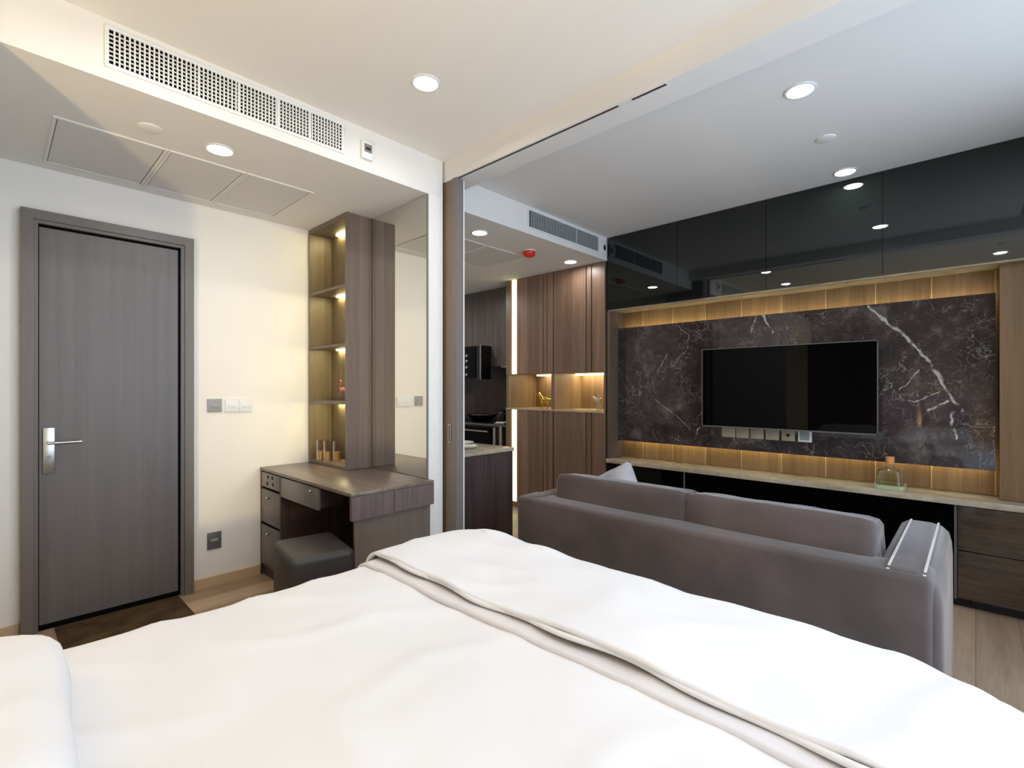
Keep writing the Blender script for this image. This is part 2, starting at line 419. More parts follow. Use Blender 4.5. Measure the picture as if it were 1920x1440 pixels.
# ------------------------------------------------------------------ dimensions
YD = 3.371      # wall with the door
YF = 2.24       # bedroom face of the soffit
ZS = 2.295      # soffit underside
ZC = 2.51       # bedroom ceiling
ZL = 2.49       # living room ceiling
XM = 1.688      # mirror wall
XT = 3.625      # front of the TV wall joinery
YW = -0.85      # window wall
XH = -1.45      # headboard wall
XB0, XB1, ZB = 1.80, 1.955, 2.395   # dropped beam over the opening
YK = 2.305      # kitchen soffit face

# ------------------------------------------------------------------ room shell
struct(box('floor', (XH - .1, 4.3, YW - .1, 5.3, -0.06, 0), 'floor'), 'pale oak plank floor of the studio', 'floor')
struct(box('ceiling', (XH - .1, XB0 + .02, YW - .1, 5.3, ZC, ZC + .1), 'ceil'), 'white bedroom ceiling with recessed downlights', 'ceiling')
# living ceiling: stops short of the window where the curtain pocket opens
struct(box('ceiling_living', (XB1 - .02, 4.3, -0.24, 5.3, ZL, ZL + .12), 'ceil'), 'cool grey-white living room ceiling', 'ceiling')
bm = bmesh.new()
bx(bm, XB1 - .02, 4.3, YW - .1, -0.24, ZL + .30, ZL + .34)
bx(bm, XB1 - .02, 4.3, -0.24, -0.22, ZL + .12, ZL + .34); bx(bm, XB1 - .04, XB1 - .02, YW - .1, -0.22, ZC - .01, ZL + .34)
struct(finish('ceiling_curtain_pocket', bm, 'ceil'), 'recess in the ceiling above the window curtain', 'ceiling')
struct(box('wall_left', (XH, XM + .0, YD, YD + .1, 0, ZC), 'wall'), 'cream wall with the grey door', 'wall')
struct(box('wall_headboard', (XH - .1, XH, YW - .1, YD + .1, 0, ZC), 'kitchen'), 'unseen wall behind the bed head, dark wood panelling added to dim its reflection', 'wall')  # unseen wall; dark finish chosen to dim its reflection in the marble
# mirror wall with its narrow white end
struct(box('wall_mirror', (XM, XM + .1, YF, 5.2, 0, ZS), 'wall'), 'white stub wall that carries the tall mirror', 'wall')
# soffit over the door side of the bedroom
struct(box('ceiling_soffit', (XH, XM + .1, YF, YD, ZS, ZC), 'ceil'), 'dropped ceiling section with the air grille on its face', 'ceiling')
struct(box('ceiling_kitchen', (XM + .1, 4.3, YK, 5.2, ZS, ZL), 'ceil'), 'dropped ceiling over the kitchen', 'ceiling')
struct(box('trim_beam', (XB0, XB1, YW - .1, YK + .02, ZB, ZC), 'ceil'), 'white beam that carries the sliding door track', 'beam')
struct(box('wall_tv', (4.16, 4.26, YW - .1, 5.2, 0, 2.83), 'wall'), 'wall behind the television joinery', 'wall')
struct(box('wall_kitchen', (XM + .1, 4.3, 5.1, 5.2, 0, ZC), 'wall'), 'end wall of the kitchen', 'wall')
# window wall
bm = bmesh.new()
WX0, WX1, WZ0, WZ1 = 0.3, 3.5, 0.06, 2.42
bx(bm, XH - .1, WX0, YW - .1, YW, 0, 2.83)
bx(bm, WX1, 4.3, YW - .1, YW, 0, 2.83)
bx(bm, WX0, WX1, YW - .1, YW, 0, WZ0)
bx(bm, WX0, WX1, YW - .1, YW, WZ1, 2.83)
struct(finish('wall_right', bm, 'wall'), 'window wall beside the bed', 'wall')
bm = bmesh.new()
for x in (WX0, 1.35, 2.4, WX1 - .04): bx(bm, x, x + .04, YW - .07, YW - .02, WZ0, WZ1)
bx(bm, WX0, WX1, YW - .07, YW - .02, WZ0, WZ0 + .04); bx(bm, WX0, WX1, YW - .07, YW - .02, WZ1 - .04, WZ1)
wn = struct(finish('window_1', bm, 'bronze'), 'wide window of the studio', 'window')
box('window_pane', (WX0 + .01, WX1 - .01, YW - .048, YW - .044, WZ0 + .01, WZ1 - .01), 'pane', wn)
pl = bpy.data.lights.new('window_portal', 'AREA'); pl.shape = 'RECTANGLE'; pl.size = WX1 - WX0; pl.size_y = WZ1 - WZ0
pl.cycles.is_portal = True
po = bpy.data.objects.new('window_portal', pl); COL.objects.link(po); po.location = ((WX0 + WX1) / 2, YW - .02, (WZ0 + WZ1) / 2); po.rotation_euler = (PI / 2, 0, 0); po.parent = wn
# skirting along the door wall
struct(box('baseboard_left', (0.815, 1.19, YD - .012, YD + .001, 0, .06), 'skirt'), 'low pale wooden skirting board', 'skirting')
struct(box('baseboard_left_door', (-0.2, 0.09, YD - .012, YD + .001, 0, .06), 'skirt'), 'low pale skirting board left of the door', 'skirting')

# ------------------------------------------------------------------ door
d = empty('door_1', (0.45, YD, 0), 'grey-brown wooden door with a steel lever handle', 'door', kind='structure')
bm = bmesh.new()
FX0, FX1, FZ = 0.093, 0.812, 2.072
# architrave in two steps
for (a, b, y) in ((0.0, 0.045, YD - .045), (0.045, 0.062, YD - .034)):
    bx(bm, FX0 + a, FX0 + b, y, YD, 0, FZ - a)
    bx(bm, FX1 - b, FX1 - a, y, YD, 0, FZ - a)
    bx(bm, FX0 + b, FX1 - b, y, YD, FZ - b, FZ - a)
bx(bm, FX0 + .045, FX0 + .05, YD - .017, YD, 0, FZ - .05)
finish('door_frame', bm, 'frame', d)
box('door_slab', (FX0 + .062, FX1 - .062, YD - .009, YD - .002, 0.028, FZ - .062), 'door', d)
bm = bmesh.new()
bx(bm, FX0 + .0625, FX0 + .0665, YD - .0095, YD - .001, 0.0, FZ - .062)
bx(bm, FX1 - .072, FX1 - .062, YD - .0095, YD - .001, 0.0, FZ - .062)
bx(bm, FX0 + .062, FX1 - .062, YD - .0095, YD - .001, FZ - .074, FZ - .062)
bx(bm, FX0 + .062, FX1 - .062, YD - .0085, YD - .001, 0.0, 0.028)
finish('door_gap', bm, 'void', d)
hd = box('door_handle', (0.172, 0.216, YD - .018, YD - .009, 0.776, 1.003), 'steel', d, bev=.002)
bm = bmesh.new()
cyl(bm, (.192, YD - .018, .928), (.192, YD - .062, .928), .009, n=16)
tube(bm, [(.186, YD - .060, .929), (.23, YD - .062, .929), (.315, YD - .060, .929)], [.0075, .007, .0065])
finish('lever', bm, 'steel', hd, smooth=True)
bm = bmesh.new(); cyl(bm, (.193, YD - .017, .858), (.193, YD - .0195, .858), .009, n=16); bx(bm, .1885, .1975, YD - .0205, YD - .0185, .835, .858)
finish('keyhole', bm, 'grey_plastic', hd)

# ------------------------------------------------------------------ switches and outlet on the door wall
def switch(x0, x1, z0, z1, mat, label, cat='switch', name='light_switch', group='wall switches beside the door', rocker=True):
    t = empty(name, ((x0 + x1) / 2, YD, (z0 + z1) / 2), label, cat, group)
    box('plate', (x0, x1, YD - .009, YD, z0, z1), mat, t, bev=.002)
    cx, cz = (x0 + x1) / 2, (z0 + z1) / 2
    if rocker:
        box('rocker', (cx - .022, cx + .022, YD - .0125, YD - .008, cz - .013, cz + .013), mat, t, bev=.0015)
    else:
        box('socket_insert', (cx - .02, cx + .02, YD - .011, YD - .008, cz - .004, cz + .012), 'grey_plastic', t, bev=.001)
    return t
switch(.890, .968, 1.055, 1.135, 'grey_plastic', 'grey wall switch right of the door, left of the two white ones')
switch(.988, 1.066, 1.052, 1.132, 'white_plastic', 'white wall switch beside the grey switch, middle of the three')
switch(1.0665, 1.142, 1.052, 1.132, 'white_plastic', 'white wall switch farthest from the door, nearest the shelf column')
switch(.890, .966, .225, .325, 'dark_plate', 'dark grey wall outlet low beside the door frame', 'outlet', 'wall_outlet', None, rocker=False)

# ------------------------------------------------------------------ door mat
bm = bmesh.new()
bx(bm, .215, .737, 2.75, YD - .03, 0, .009, bev=.003)
tag(finish('door_mat', bm, 'mat', smooth=True), 'dark brown mat on the floor in front of the door', 'mat')

# ------------------------------------------------------------------ wardrobe out of frame left
t = empty('wardrobe', (-.8, 2.7, 0), 'tall white wardrobe beside the door wall, left of the bed', 'wardrobe')
box('body', (XH + .01, -.214, 1.93, YD - .005, 0, ZS - .005), 'wall', t)
box('wardrobe_door', (XH + .02, -.86, 1.91, 1.93, .05, ZS - .04), 'white_plastic', t)
box('wardrobe_door', (-.85, -.22, 1.91, 1.93, .05, ZS - .04), 'white_plastic', t)

# ------------------------------------------------------------------ air grille on the soffit face
def grille(name, x0, x1, z0, z1, y, sections, fins, rows, loc_label, cat, finmat='white_plastic', fw=.004, hw=.0028, group=None):
    t = empty(name, ((x0 + x1) / 2, y, z0), loc_label, cat, group)
    box('dark_opening_sheet', (x0, x1, y - .002, y + .001, z0, z1), 'void', t)  # black sheet in place of an open, shaded duct
    bm = bmesh.new(); b = .012
    bx(bm, x0 - b, x0, y - .007, y, z0 - b, z1 + b); bx(bm, x1, x1 + b, y - .007, y, z0 - b, z1 + b)
    bx(bm, x0, x1, y - .007, y, z0 - b, z0); bx(bm, x0, x1, y - .007, y, z1, z1 + b)
    for s in sections: bx(bm, s - .004, s + .004, y - .009, y, z0, z1)
    finish('grille_frame', bm, 'white_plastic', t)
    bm = bmesh.new()
    for i in range(1, fins):
        x = x0 + (x1 - x0) * i / fins
        bx(bm, x - fw / 2, x + fw / 2, y - .011, y - .002, z0, z1)
    for i in range(1, rows):
        z = z0 + (z1 - z0) * i / rows
        bx(bm, x0, x1, y - .0055, y - .002, z - hw / 2, z + hw / 2)
    finish('fins', bm, finmat, t)
    return t
grille('air_grille', .285, 1.163, 2.352, 2.474, YF, (.562, .707, .864, 1.007), 60, 8,
       'long white air grille with dark openings on the bedroom soffit', 'air grille', fw=.0048, hw=.0042)
grille('air_grille', 2.611, 3.485, 2.346, 2.462, YK, (2.86, 3.17), 46, 2,
       'grey slatted air grille above the kitchen entrance', 'air grille', finmat='grey_plastic', fw=.009)
# thermostat by the grille
t = empty('thermostat', (1.297, YF, 2.4), 'small white thermostat beside the bedroom air grille', 'thermostat')
box('case', (1.266, 1.328, YF - .018, YF, 2.352, 2.444), 'white_plastic', t, bev=.003)
s = box('display', (1.278, 1.320, YF - .0195, YF - .017, 2.386, 2.426), 'screen_grey', t)
box('display_digits', (1.286, 1.312, YF - .0205, YF - .019, 2.399, 2.409), 'black', s)
t = empty('thermostat', (3.56, YK, 2.4), 'small white thermostat with a black window beside the kitchen grille', 'thermostat')
box('case', (3.53, 3.60, YK - .014, YK, 2.335, 2.44), 'white_plastic', t, bev=.003)
box('sensor_window', (3.555, 3.583, YK - .0165, YK - .013, 2.372, 2.412), 'black', t)

# ceiling access panels on the soffit underside
def access_panel(x0, x1, y0, y1, label, z=ZS):
    t = empty('access_panel', ((x0 + x1) / 2, (y0 + y1) / 2, z), label, 'ceiling panel', 'access panels in the dropped ceilings')
    bm = bmesh.new()
    for k in ((x0, x1, y0, y0 + .012), (x0, x1, y1 - .012, y1), (x0, x0 + .012, y0 + .012, y1 - .012), (x1 - .012, x1, y0 + .012, y1 - .012)):
        bx(bm, *k, z - .006, z + .001)
    finish('panel_frame', bm, 'ceil', t)
    box('panel_board', (x0 + .0155, x1 - .0155, y0 + .0155, y1 - .0155, z - .003, z + .001), 'panel_paint', t)
    bm = bmesh.new()
    bx(bm, x0 + .012, x1 - .012, y0 + .012, y0 + .0150, z - .0015, z + .001); bx(bm, x0 + .012, x1 - .012, y1 - .0150, y1 - .012, z - .0015, z + .001)
    bx(bm, x0 + .012, x0 + .0150, y0 + .012, y1 - .012, z - .0015, z + .001); bx(bm, x1 - .0150, x1 - .012, y0 + .012, y1 - .012, z - .0015, z + .001)
    finish('panel_joint', bm, 'dark_plate', t)
access_panel(.168, .556, 2.69, 3.26, 'ceiling access panel above the door, nearest the left edge')
access_panel(.558, .888, 2.69, 3.26, 'ceiling access panel right of the door, between two others')
access_panel(.890, 1.235, 2.69, 3.26, 'ceiling access panel next to the wooden shelf column')
access_panel(2.10, 2.60, 2.72, 3.26, 'ceiling access panel over the kitchen, beside the sliding door', ZS)
access_panel(2.62, 3.05, 2.72, 3.26, 'ceiling access panel over the kitchen, nearer the tall cabinets', ZS)

# ------------------------------------------------------------------ downlights and detectors
def downlight(x, y, z, label, r=.052, watts=DOWN_W, group='recessed ceiling downlights', col=(1.0, .95, .92), spread=170):
    t = empty('downlight', (x, y, z), label, 'downlight')
    bm = bmesh.new()
    lathe(bm, x, y, [(r * 1.18, z + .001), (r * 1.18, z - .004), (r * 1.0, z - .006), (r * .96, z - .002), (r * .96, z + .001)], 32)
    finish('trim_ring', bm, 'white_plastic', t, smooth=True)
    bm = bmesh.new(); lathe(bm, x, y, [(0, z - .0035), (r * .96, z - .0035), (r * .96, z - .001)], 32)
    finish('lens', bm, 'lens', t)
    ld = bpy.data.lights.new('downlight_lamp', 'AREA'); ld.shape = 'DISK'; ld.size = r * 1.7; ld.energy = watts; ld.color = col
    ld.spread = math.radians(spread)
    lo = bpy.data.objects.new('downlight_lamp', ld); COL.objects.link(lo); lo.parent = t; lo.location = (0, 0, -.008)
    return t
downlight(1.277, 1.715, ZC, 'round ceiling downlight in the bedroom, above the foot of the bed')
downlight(.43, 1.73, ZC, 'round ceiling downlight in the bedroom, above the bed, left of centre')
downlight(1.43, -.17, ZC, 'round ceiling downlight near the window at the foot of the bed')
downlight(.58, -.17, ZC, 'round ceiling downlight near the window over the bed')
downlight(.717, 2.52, ZS, 'round downlight in the dropped ceiling in front of the door')
downlight(2.402, .554, ZL, 'round ceiling downlight in the living room, nearer the beam', watts=DOWN_W * .6, col=(.95, .96, 1))
downlight(3.49, .567, ZL, 'round ceiling downlight close to the smoked glass cabinets', watts=DOWN_W * .6, col=(.95, .96, 1))
downlight(2.354, 2.538, ZS, 'round kitchen downlight beside the sliding door', watts=DOWN_W * .6)
downlight(3.436, 2.55, ZS, 'round kitchen downlight in front of the tall brown cabinets', watts=DOWN_W * .6)
downlight(2.9, 4.2, ZS, 'unseen downlight added to brighten the deep kitchen', watts=DOWN_W * 2.8)  # added lamp out of view, lifts the dim kitchen
def disc(x, y, z, r, label):
    bm = bmesh.new()
    lathe(bm, x, y, [(0, z - .008), (r * .75, z - .008), (r * .95, z - .005), (r, z), (r, z + .001)], 28)
    return tag(finish('smoke_detector', bm, 'ceil', smooth=True), label, 'smoke detector')
disc(.458, 2.525, ZS, .045, 'faint white smoke detector on the soffit left of its downlight')
disc(2.955, .564, ZL, .045, 'flat white smoke detector on the living room ceiling')
disc(.955, -.19, ZC, .045, 'white smoke detector on the bedroom ceiling near the window')
t = empty('smoke_detector', (2.935, 2.585, ZS), 'smoke detector with a red cap on the kitchen ceiling', 'smoke detector')
bm = bmesh.new(); lathe(bm, 2.935, 2.585, [(.05, ZS + .001), (.05, ZS - .008), (.044, ZS - .010), (0, ZS - .010)], 28)
finish('base', bm, 'white_plastic', t, smooth=True)
bm = bmesh.new(); lathe(bm, 2.935, 2.585, [(.046, ZS - .009), (.052, ZS - .014), (.046, ZS - .04), (.028, ZS - .052), (0, ZS - .054)], 28)
finish('red_cap', bm, 'red', t, smooth=True)

# ------------------------------------------------------------------ globe lamp on a console behind the bed head
LX, LY, LZ = -1.29, .41, .68
t = empty('console_table', (-1.28, .5, 0), 'narrow dark console table behind the bed head', 'table')
box('table_top', (XH + .01, -1.12, -.2, 1.3, .475, .50), 'deskwood', t, bev=.002)
for y in (-.18, 1.25):
    box('leg', (XH + .02, -1.14, y, y + .03, 0, .475), 'deskwood', t)
t = empty('globe_lamp', (LX, LY, .50), 'warm glowing globe lamp standing on the console behind the bed', 'lamp')
bm = bmesh.new(); lathe(bm, LX, LY, [(0, .50), (.07, .50), (.07, .512), (.012, .52), (.012, LZ - .05), (0, LZ - .05)], 24); finish('base', bm, 'bronze', t, smooth=True)
bm = bmesh.new(); ellips(bm, Vector((LX, LY, LZ)), (.055, .055, .055), 24); finish('globe', bm, 'clear', t, smooth=True)
ld = bpy.data.lights.new('lamp_bulb', 'POINT'); ld.energy = LAMP_W; ld.color = (1, .74, .36); ld.shadow_soft_size = .035
lo = bpy.data.objects.new('lamp_bulb', ld); COL.objects.link(lo); lo.parent = t; lo.location = (0, 0, LZ - .50)

# ------------------------------------------------------------------ mirror
t = empty('wall_mirror_panel', (XM, 2.8, .70), 'tall frameless mirror rising from the desk to the soffit', 'mirror')
box('mirror_glass', (XM - .006, XM - .001, YF + .012, YD - .002, .692, ZS - .002), 'mirror', t)
box('mirror_edge', (XM - .007, XM, YF + .002, YF + .011, .692, ZS - .002), 'screen_grey', t)

# ------------------------------------------------------------------ shelf column with led shelves
CX0, CX1, CY0, CY1, CZ0 = 1.508, XM - .008, 2.832, YD - .003, .692
t = empty('shelf_column', ((CX0 + CX1) / 2, 3.1, CZ0), 'tall grey-walnut shelf column with lit open shelves standing on the desk', 'shelf')
box('side_panel', (CX0, CX1, CY0, CY0 + .02, CZ0, ZS - .002), 'shelfwood', t)
box('side_panel', (CX0, CX1, CY1 - .014, CY1, CZ0, ZS - .002), 'shelf_led_tint', t)
box('back_panel', (CX1 - .012, CX1, CY0 + .02, CY1 - .014, CZ0, ZS - .002), 'shelf_led_tint', t)
box('top_panel', (CX0, CX1 - .012, CY0 + .02, CY1 - .014, ZS - .03, ZS - .002), 'shelfwood', t)
box('bottom_panel', (CX0, CX1 - .012, CY0 + .02, CY1 - .014, CZ0, CZ0 + .018), 'shelfwood', t)
box('led_strip', (CX1 - .034, CX1 - .018, CY0 + .022, CY1 - .13, ZS - .036, ZS - .030), 'led', t)
for z in (1.845, 1.475, 1.106):
    s_ = box('shelf_board', (CX0 + .003, CX1 - .012, CY0 + .02, CY1 - .014, z - .008, z + .008), 'shelfwood', t)
    box('led_strip', (CX1 - .034, CX1 - .018, CY0 + .022, CY1 - .13, z - .013, z - .008), 'led', s_)

# ------------------------------------------------------------------ desk
DX0, DX1, DY0, DZ = 1.19, XM - .001, 2.19, .690
t = empty('dressing_desk', (1.44, 2.8, 0), 'grey-walnut dressing desk with drawers under the mirror', 'desk')
box('desktop', (DX0, DX1, DY0, YD - .002, DZ - .018, DZ), 'deskwood', t, bev=.0015)
# end apron in two boards with a joint, then the recessed leg panel below
box('end_apron', (DX0 + .002, 1.430, DY0, DY0 + .02, .555, DZ - .019), 'desk_end', t)
box('end_apron', (1.433, DX1, DY0, DY0 + .02, .558, DZ - .019), 'desk_end', t)
box('end_panel', (1.228, DX1, DY0 + .035, DY0 + .05, 0, DZ - .019), 'panel_taupe', t)
YP = 3.053      # divider between pedestal and kneehole
bm = bmesh.new()
bx(bm, DX0 + .004, DX1, YD - .016, YD - .002, 0, DZ - .019)
bx(bm, DX0 + .004, DX1, YP - .008, YP + .008, 0, DZ - .019)
bx(bm, DX0 + .02, DX1, YP + .008, YD - .016, .0, .06)
finish('pedestal', bm, 'inner_wood', t)
box('back_board', (DX1 - .015, DX1 - .003, DY0 + .05, YP - .008, 0, DZ - .019), 'inner_wood', t)
d_ = []
for i, (z0, z1) in enumerate(((.572, .664), (.346, .556), (.075, .328))):
    dr = box('drawer', (DX0 + .004, DX0 + .02, YP + .012, YD - .020, z0, z1), 'drawer_dark' if i else 'drawer', t, bev=.001)
    if i:
        bm = bmesh.new(); ellips(bm, Vector((DX0 - .004, 3.235, z1 - .045)), (.009, .009, .009), 12); cyl(bm, (DX0 - .002, 3.235, z1 - .045), (DX0 + .005, 3.235, z1 - .045), .004, n=10)
        finish('knob', bm, 'steel', dr, smooth=True)
    else:
        for (yy, zz) in ((3.245, .640), (3.175, .643), (3.255, .598), (3.165, .603)):
            bm = bmesh.new(); ellips(bm, Vector((DX0 + .003, yy, zz)), (.004, .014, .012), 10)
            finish('socket_hole', bm, 'black', dr, smooth=True)
dr = box('drawer', (DX0 + .004, DX0 + .02, 2.553, YP - .010, .547, .664), 'drawer', t, bev=.001)
bm = bmesh.new(); ellips(bm, Vector((DX0 - .003, 2.63, .640)), (.008, .009, .009), 12); finish('knob', bm, 'steel', dr, smooth=True)
box('drawer_box', (DX0 + .02, DX1 - .02, 2.56, YP - .012, .555, .66), 'inner_wood', t)

# ------------------------------------------------------------------ stool
t = empty('stool', (1.078, 2.356, 0), 'charcoal leather cube stool in front of the desk', 'stool')
bm = bmesh.new(); bx(bm, 1.078 - .148, 1.078 + .148, 2.356 - .185, 2.356 + .185, .015, .44, bev=.035, seg=6)
for v in bm.verts:
    if v.co.z > .4: v.co.z += .014 * (1 - abs(v.co.x - 1.078) / .15) * (1 - abs(v.co.y - 2.356) / .187)
finish('seat', bm, 'stool', t, smooth=True)
for x in (.955, 1.2):
    for y in (2.2, 2.51):
        bm = bmesh.new(); cyl(bm, (x, y, 0), (x, y, .02), .015, n=12); finish('foot', bm, 'black', t, smooth=True)
t.rotation_euler[2] = math.radians(-10)

# ------------------------------------------------------------------ things on the shelves
t = empty('flamingo_figurine', (1.62, 3.10, 1.114), 'small pink flamingo figurine on the lit shelf', 'figurine')
X_ = 1.62
bm = bmesh.new()
ellips(bm, Vector((X_, 3.10, 1.192)), (.012, .026, .014), 14, Matrix.Rotation(math.radians(-20), 3, 'X'))
tube(bm, [(X_, 3.118, 1.195), (X_, 3.136, 1.205), (X_, 3.138, 1.222), (X_, 3.124, 1.234), (X_, 3.120, 1.246), (X_, 3.130, 1.254)], [.007, .005, .004, .004, .004, .005], 8)
ellips(bm, Vector((X_, 3.131, 1.253)), (.005, .007, .006), 10)
tube(bm, [(X_, 3.080, 1.190), (X_, 3.068, 1.183)], [.008, .002], 8)
finish('body', bm, 'pink', t, smooth=True)
bm = bmesh.new(); tube(bm, [(X_, 3.137, 1.252), (X_, 3.146, 1.247), (X_, 3.147, 1.240)], [.003, .0025, .001], 6); finish('beak', bm, 'black', t, smooth=True)
bm = bmesh.new(); tube(bm, [(X_ + .004, 3.10, 1.182), (X_ + .004, 3.108, 1.15), (X_ + .004, 3.106, 1.114)], [.0025, .002, .003], 6); finish('leg', bm, 'pink_dark', t, smooth=True)
bm = bmesh.new(); tube(bm, [(X_ - .004, 3.095, 1.182), (X_ - .004, 3.085, 1.152), (X_ - .004, 3.125, 1.118)], [.0025, .002, .003], 6); finish('leg', bm, 'pink_dark', t, smooth=True)
def tumbler(x, y, label, z=.711):
    t = empty('glass_tumbler', (x, y, z), label, 'glass', 'gold-based glasses on the lowest shelf')
    bm = bmesh.new(); lathe(bm, x, y, [(.027, z + .001), (.028, z + .135), (.026, z + .135), (.025, z + .055), (0, z + .055)], 24)
    finish('cup', bm, 'frosted', t, smooth=True)
    bm = bmesh.new(); lathe(bm, x, y, [(0, z), (.0265, z), (.0265, z + .06), (0, z + .06)], 24)
    finish('gold_base', bm, 'amber', t, smooth=True)
tumbler(1.545, 3.262, 'gold-based glass on the lowest shelf, farthest left')
tumbler(1.560, 3.190, 'gold-based glass on the lowest shelf, middle of the three')
tumbler(1.595, 3.130, 'gold-based glass on the lowest shelf, nearest the column side')

# ------------------------------------------------------------------ sliding door stack and track
t = empty('sliding_door', (1.83, 2.3, 0), 'bronze sliding door parked beside the white stub wall', 'sliding door', 'parked sliding doors')
box('door_panel', (XB0 + .003, XB0 + .042, 2.172, 2.62, .012, ZB - .004), 'slide', t)
box('edge_stile', (XB0 - .001, XB0 + .045, 2.132, 2.172, .01, ZB - .003), 'slide_grey', t)
bm = bmesh.new()
hx = XB0
bx(bm, hx - .001, hx + .003, 2.180, 2.184, .892, .990); bx(bm, hx - .001, hx + .003, 2.202, 2.206, .892, .990)
bx(bm, hx - .001, hx + .003, 2.180, 2.206, .888, .893); bx(bm, hx - .001, hx + .003, 2.180, 2.206, .988, .993)
finish('pull_handle', bm, 'steel', t)
t = empty('sliding_door', (1.88, 2.3, 0), 'second sliding door panel with a pale metal edge behind the bronze one', 'sliding door', 'parked sliding doors')
box('door_panel', (XB0 + .052, XB0 + .085, 2.19, 2.62, .012, ZB - .004), 'slide', t)
box('edge_stile', (XB0 + .05, XB0 + .062, 2.150, 2.19, .01, ZB - .003), 'dark_plate', t)
box('edge_trim', (XB0 + .062, XB0 + .072, 2.145, 2.19, .01, ZB - .003), 'white_plastic', t)
t = empty('door_track', (1.825, 1.5, ZB), 'thin dark sliding door track under the white beam', 'track')
bm = bmesh.new()
bx(bm, XB0 + .012, XB0 + .024, 1.10, YF, ZB - .0015, ZB + .002); bx(bm, XB0 + .012, XB0 + .024, .885, 1.035, ZB - .0015, ZB + .002)
finish('track_slot', bm, 'inner_wood', t)
bm = bmesh.new()
bx(bm, XB0 + .002, XB0 + .010, .88, YF, ZB - .003, ZB + .001); bx(bm, XB0 + .026, XB0 + .031, .88, YF, ZB - .003, ZB + .001)
finish('track_lip', bm, 'ceil', t)

# ------------------------------------------------------------------ tall brown unit by the kitchen entrance
UX, UY0, UY1 = 3.617, 2.32, 3.50
def tall_unit():
    t = empty('tall_cabinet', (3.9, 2.9, 0), 'tall brown oak cabinet wall with lit niches beside the television wall', 'cabinet')
    XBK = 4.15
    nz0, nz1 = 1.0, 1.34
    # carcass pieces around the niches
    bm = bmesh.new()
    bx(bm, UX + .018, XBK, UY0, UY1, 0, nz0 - .012)
    bx(bm, UX + .018, XBK, UY0, UY1, nz1, ZS - .003)
    bx(bm, XBK - .1, XBK, UY0, UY1, nz0 - .012, nz1)
    bx(bm, UX + .005, XBK - .1, UY0, UY0 + .014, nz0 - .012, nz1)
    bx(bm, UX + .005, XBK - .1, 2.872, 2.912, nz0 - .012, nz1)
    bx(bm, UX + .005, XBK - .1, 3.466, UY1, nz0 - .012, nz1)
    finish('carcass', bm, 'nichewood', t)
    for (z0, z1) in ((0.06, nz0 - .014), (nz1 + .002, ZS - .005)):
        # doors between dark grooves
        cuts = [(UY0 + .002, 2.452), (2.462, 2.508), (2.518, 2.878), (2.892, 2.955), (2.965, 3.006), (3.016, 3.350)]
        for a, b in cuts:
            box('door', (UX, UX + .018, a, b, z0, z1), 'unitwood', t)
        box('door', (UX, UX + .018, 3.432, UY1, z0, z1), 'unitwood', t)
        box('groove_liner', (UX + .0165, UX + .0185, UY0 + .001, UY1 - .001, z0, z1), 'inner_wood', t)
        box('led_bar', (UX + .001, UX + .014, 3.362, 3.418, z0 + .002, z1), 'led_bar', t)
    box('niche_shelf', (UX - .004, XBK - .1, UY0, 3.50, nz0 - .014, nz0), 'travertine', t)
    for (a, b) in ((UY0 + .016, 2.870), (2.914, 3.464)):
        box('led_strip', (UX + .30, UX + .42, a + .004, b - .12 if b > 3 else b - .02, nz1 - .012, nz1 - .001), 'led_niche', t)
tall_unit()
# figurines in the niches: gold horse, pearl bird
def horse():
    x, y, z = 3.72, 3.075, 1.0
    t = empty('horse_figurine', (x, y, z), 'gold horse figurine in the left lit niche', 'figurine')
    bm = bmesh.new()
    ellips(bm, Vector((x, y, z + .085)), (.022, .05, .026), 16)
    tube(bm, [(x, y + .035, z + .095), (x, y + .055, z + .125), (x, y + .066, z + .148)], [.022, .014, .010], 10)
    tube(bm, [(x, y + .060, z + .150), (x, y + .080, z + .138), (x, y + .092, z + .128)], [.011, .009, .006], 8)
    tube(bm, [(x, y - .045, z + .095), (x, y - .068, z + .090), (x, y - .082, z + .098)], [.008, .007, .003], 8)
    finish('body', bm, 'gold', t, smooth=True)
    for (dx, dy, k) in ((.01, .035, .01), (-.01, .035, -.012), (.01, -.035, .01), (-.01, -.035, -.01)):
        bm = bmesh.new(); tube(bm, [(x + dx, y + dy, z + .075), (x + dx, y + dy + k, z + .04), (x + dx, y + dy, z + .0)], [.009, .006, .006], 8)
        finish('leg', bm, 'gold', t, smooth=True)
horse()
def bird():
    x, y, z = 3.73, 2.455, 1.0
    t = empty('bird_figurine', (x, y, z), 'pale pearl figurine with raised wing in the right lit niche', 'figurine')
    bm = bmesh.new()
    ellips(bm, Vector((x, y, z + .09)), (.022, .03, .028), 14)
    tube(bm, [(x, y, z + .1), (x, y, z + .14), (x, y, z + .19)], [.018, .010, .002], 8)
    finish('body', bm, 'pearl', t, smooth=True)
    bm = bmesh.new(); tube(bm, [(x, y + .02, z + .085), (x, y + .055, z + .115), (x, y + .07, z + .125)], [.014, .012, .002], 8); finish('wing', bm, 'pearl', t, smooth=True)
    for dy in (-.022, 0, .028):
        bm = bmesh.new(); tube(bm, [(x, y + dy * .5, z + .07), (x, y + dy, z)], [.006, .004], 8); finish('leg', bm, 'pearl', t, smooth=True)
bird()

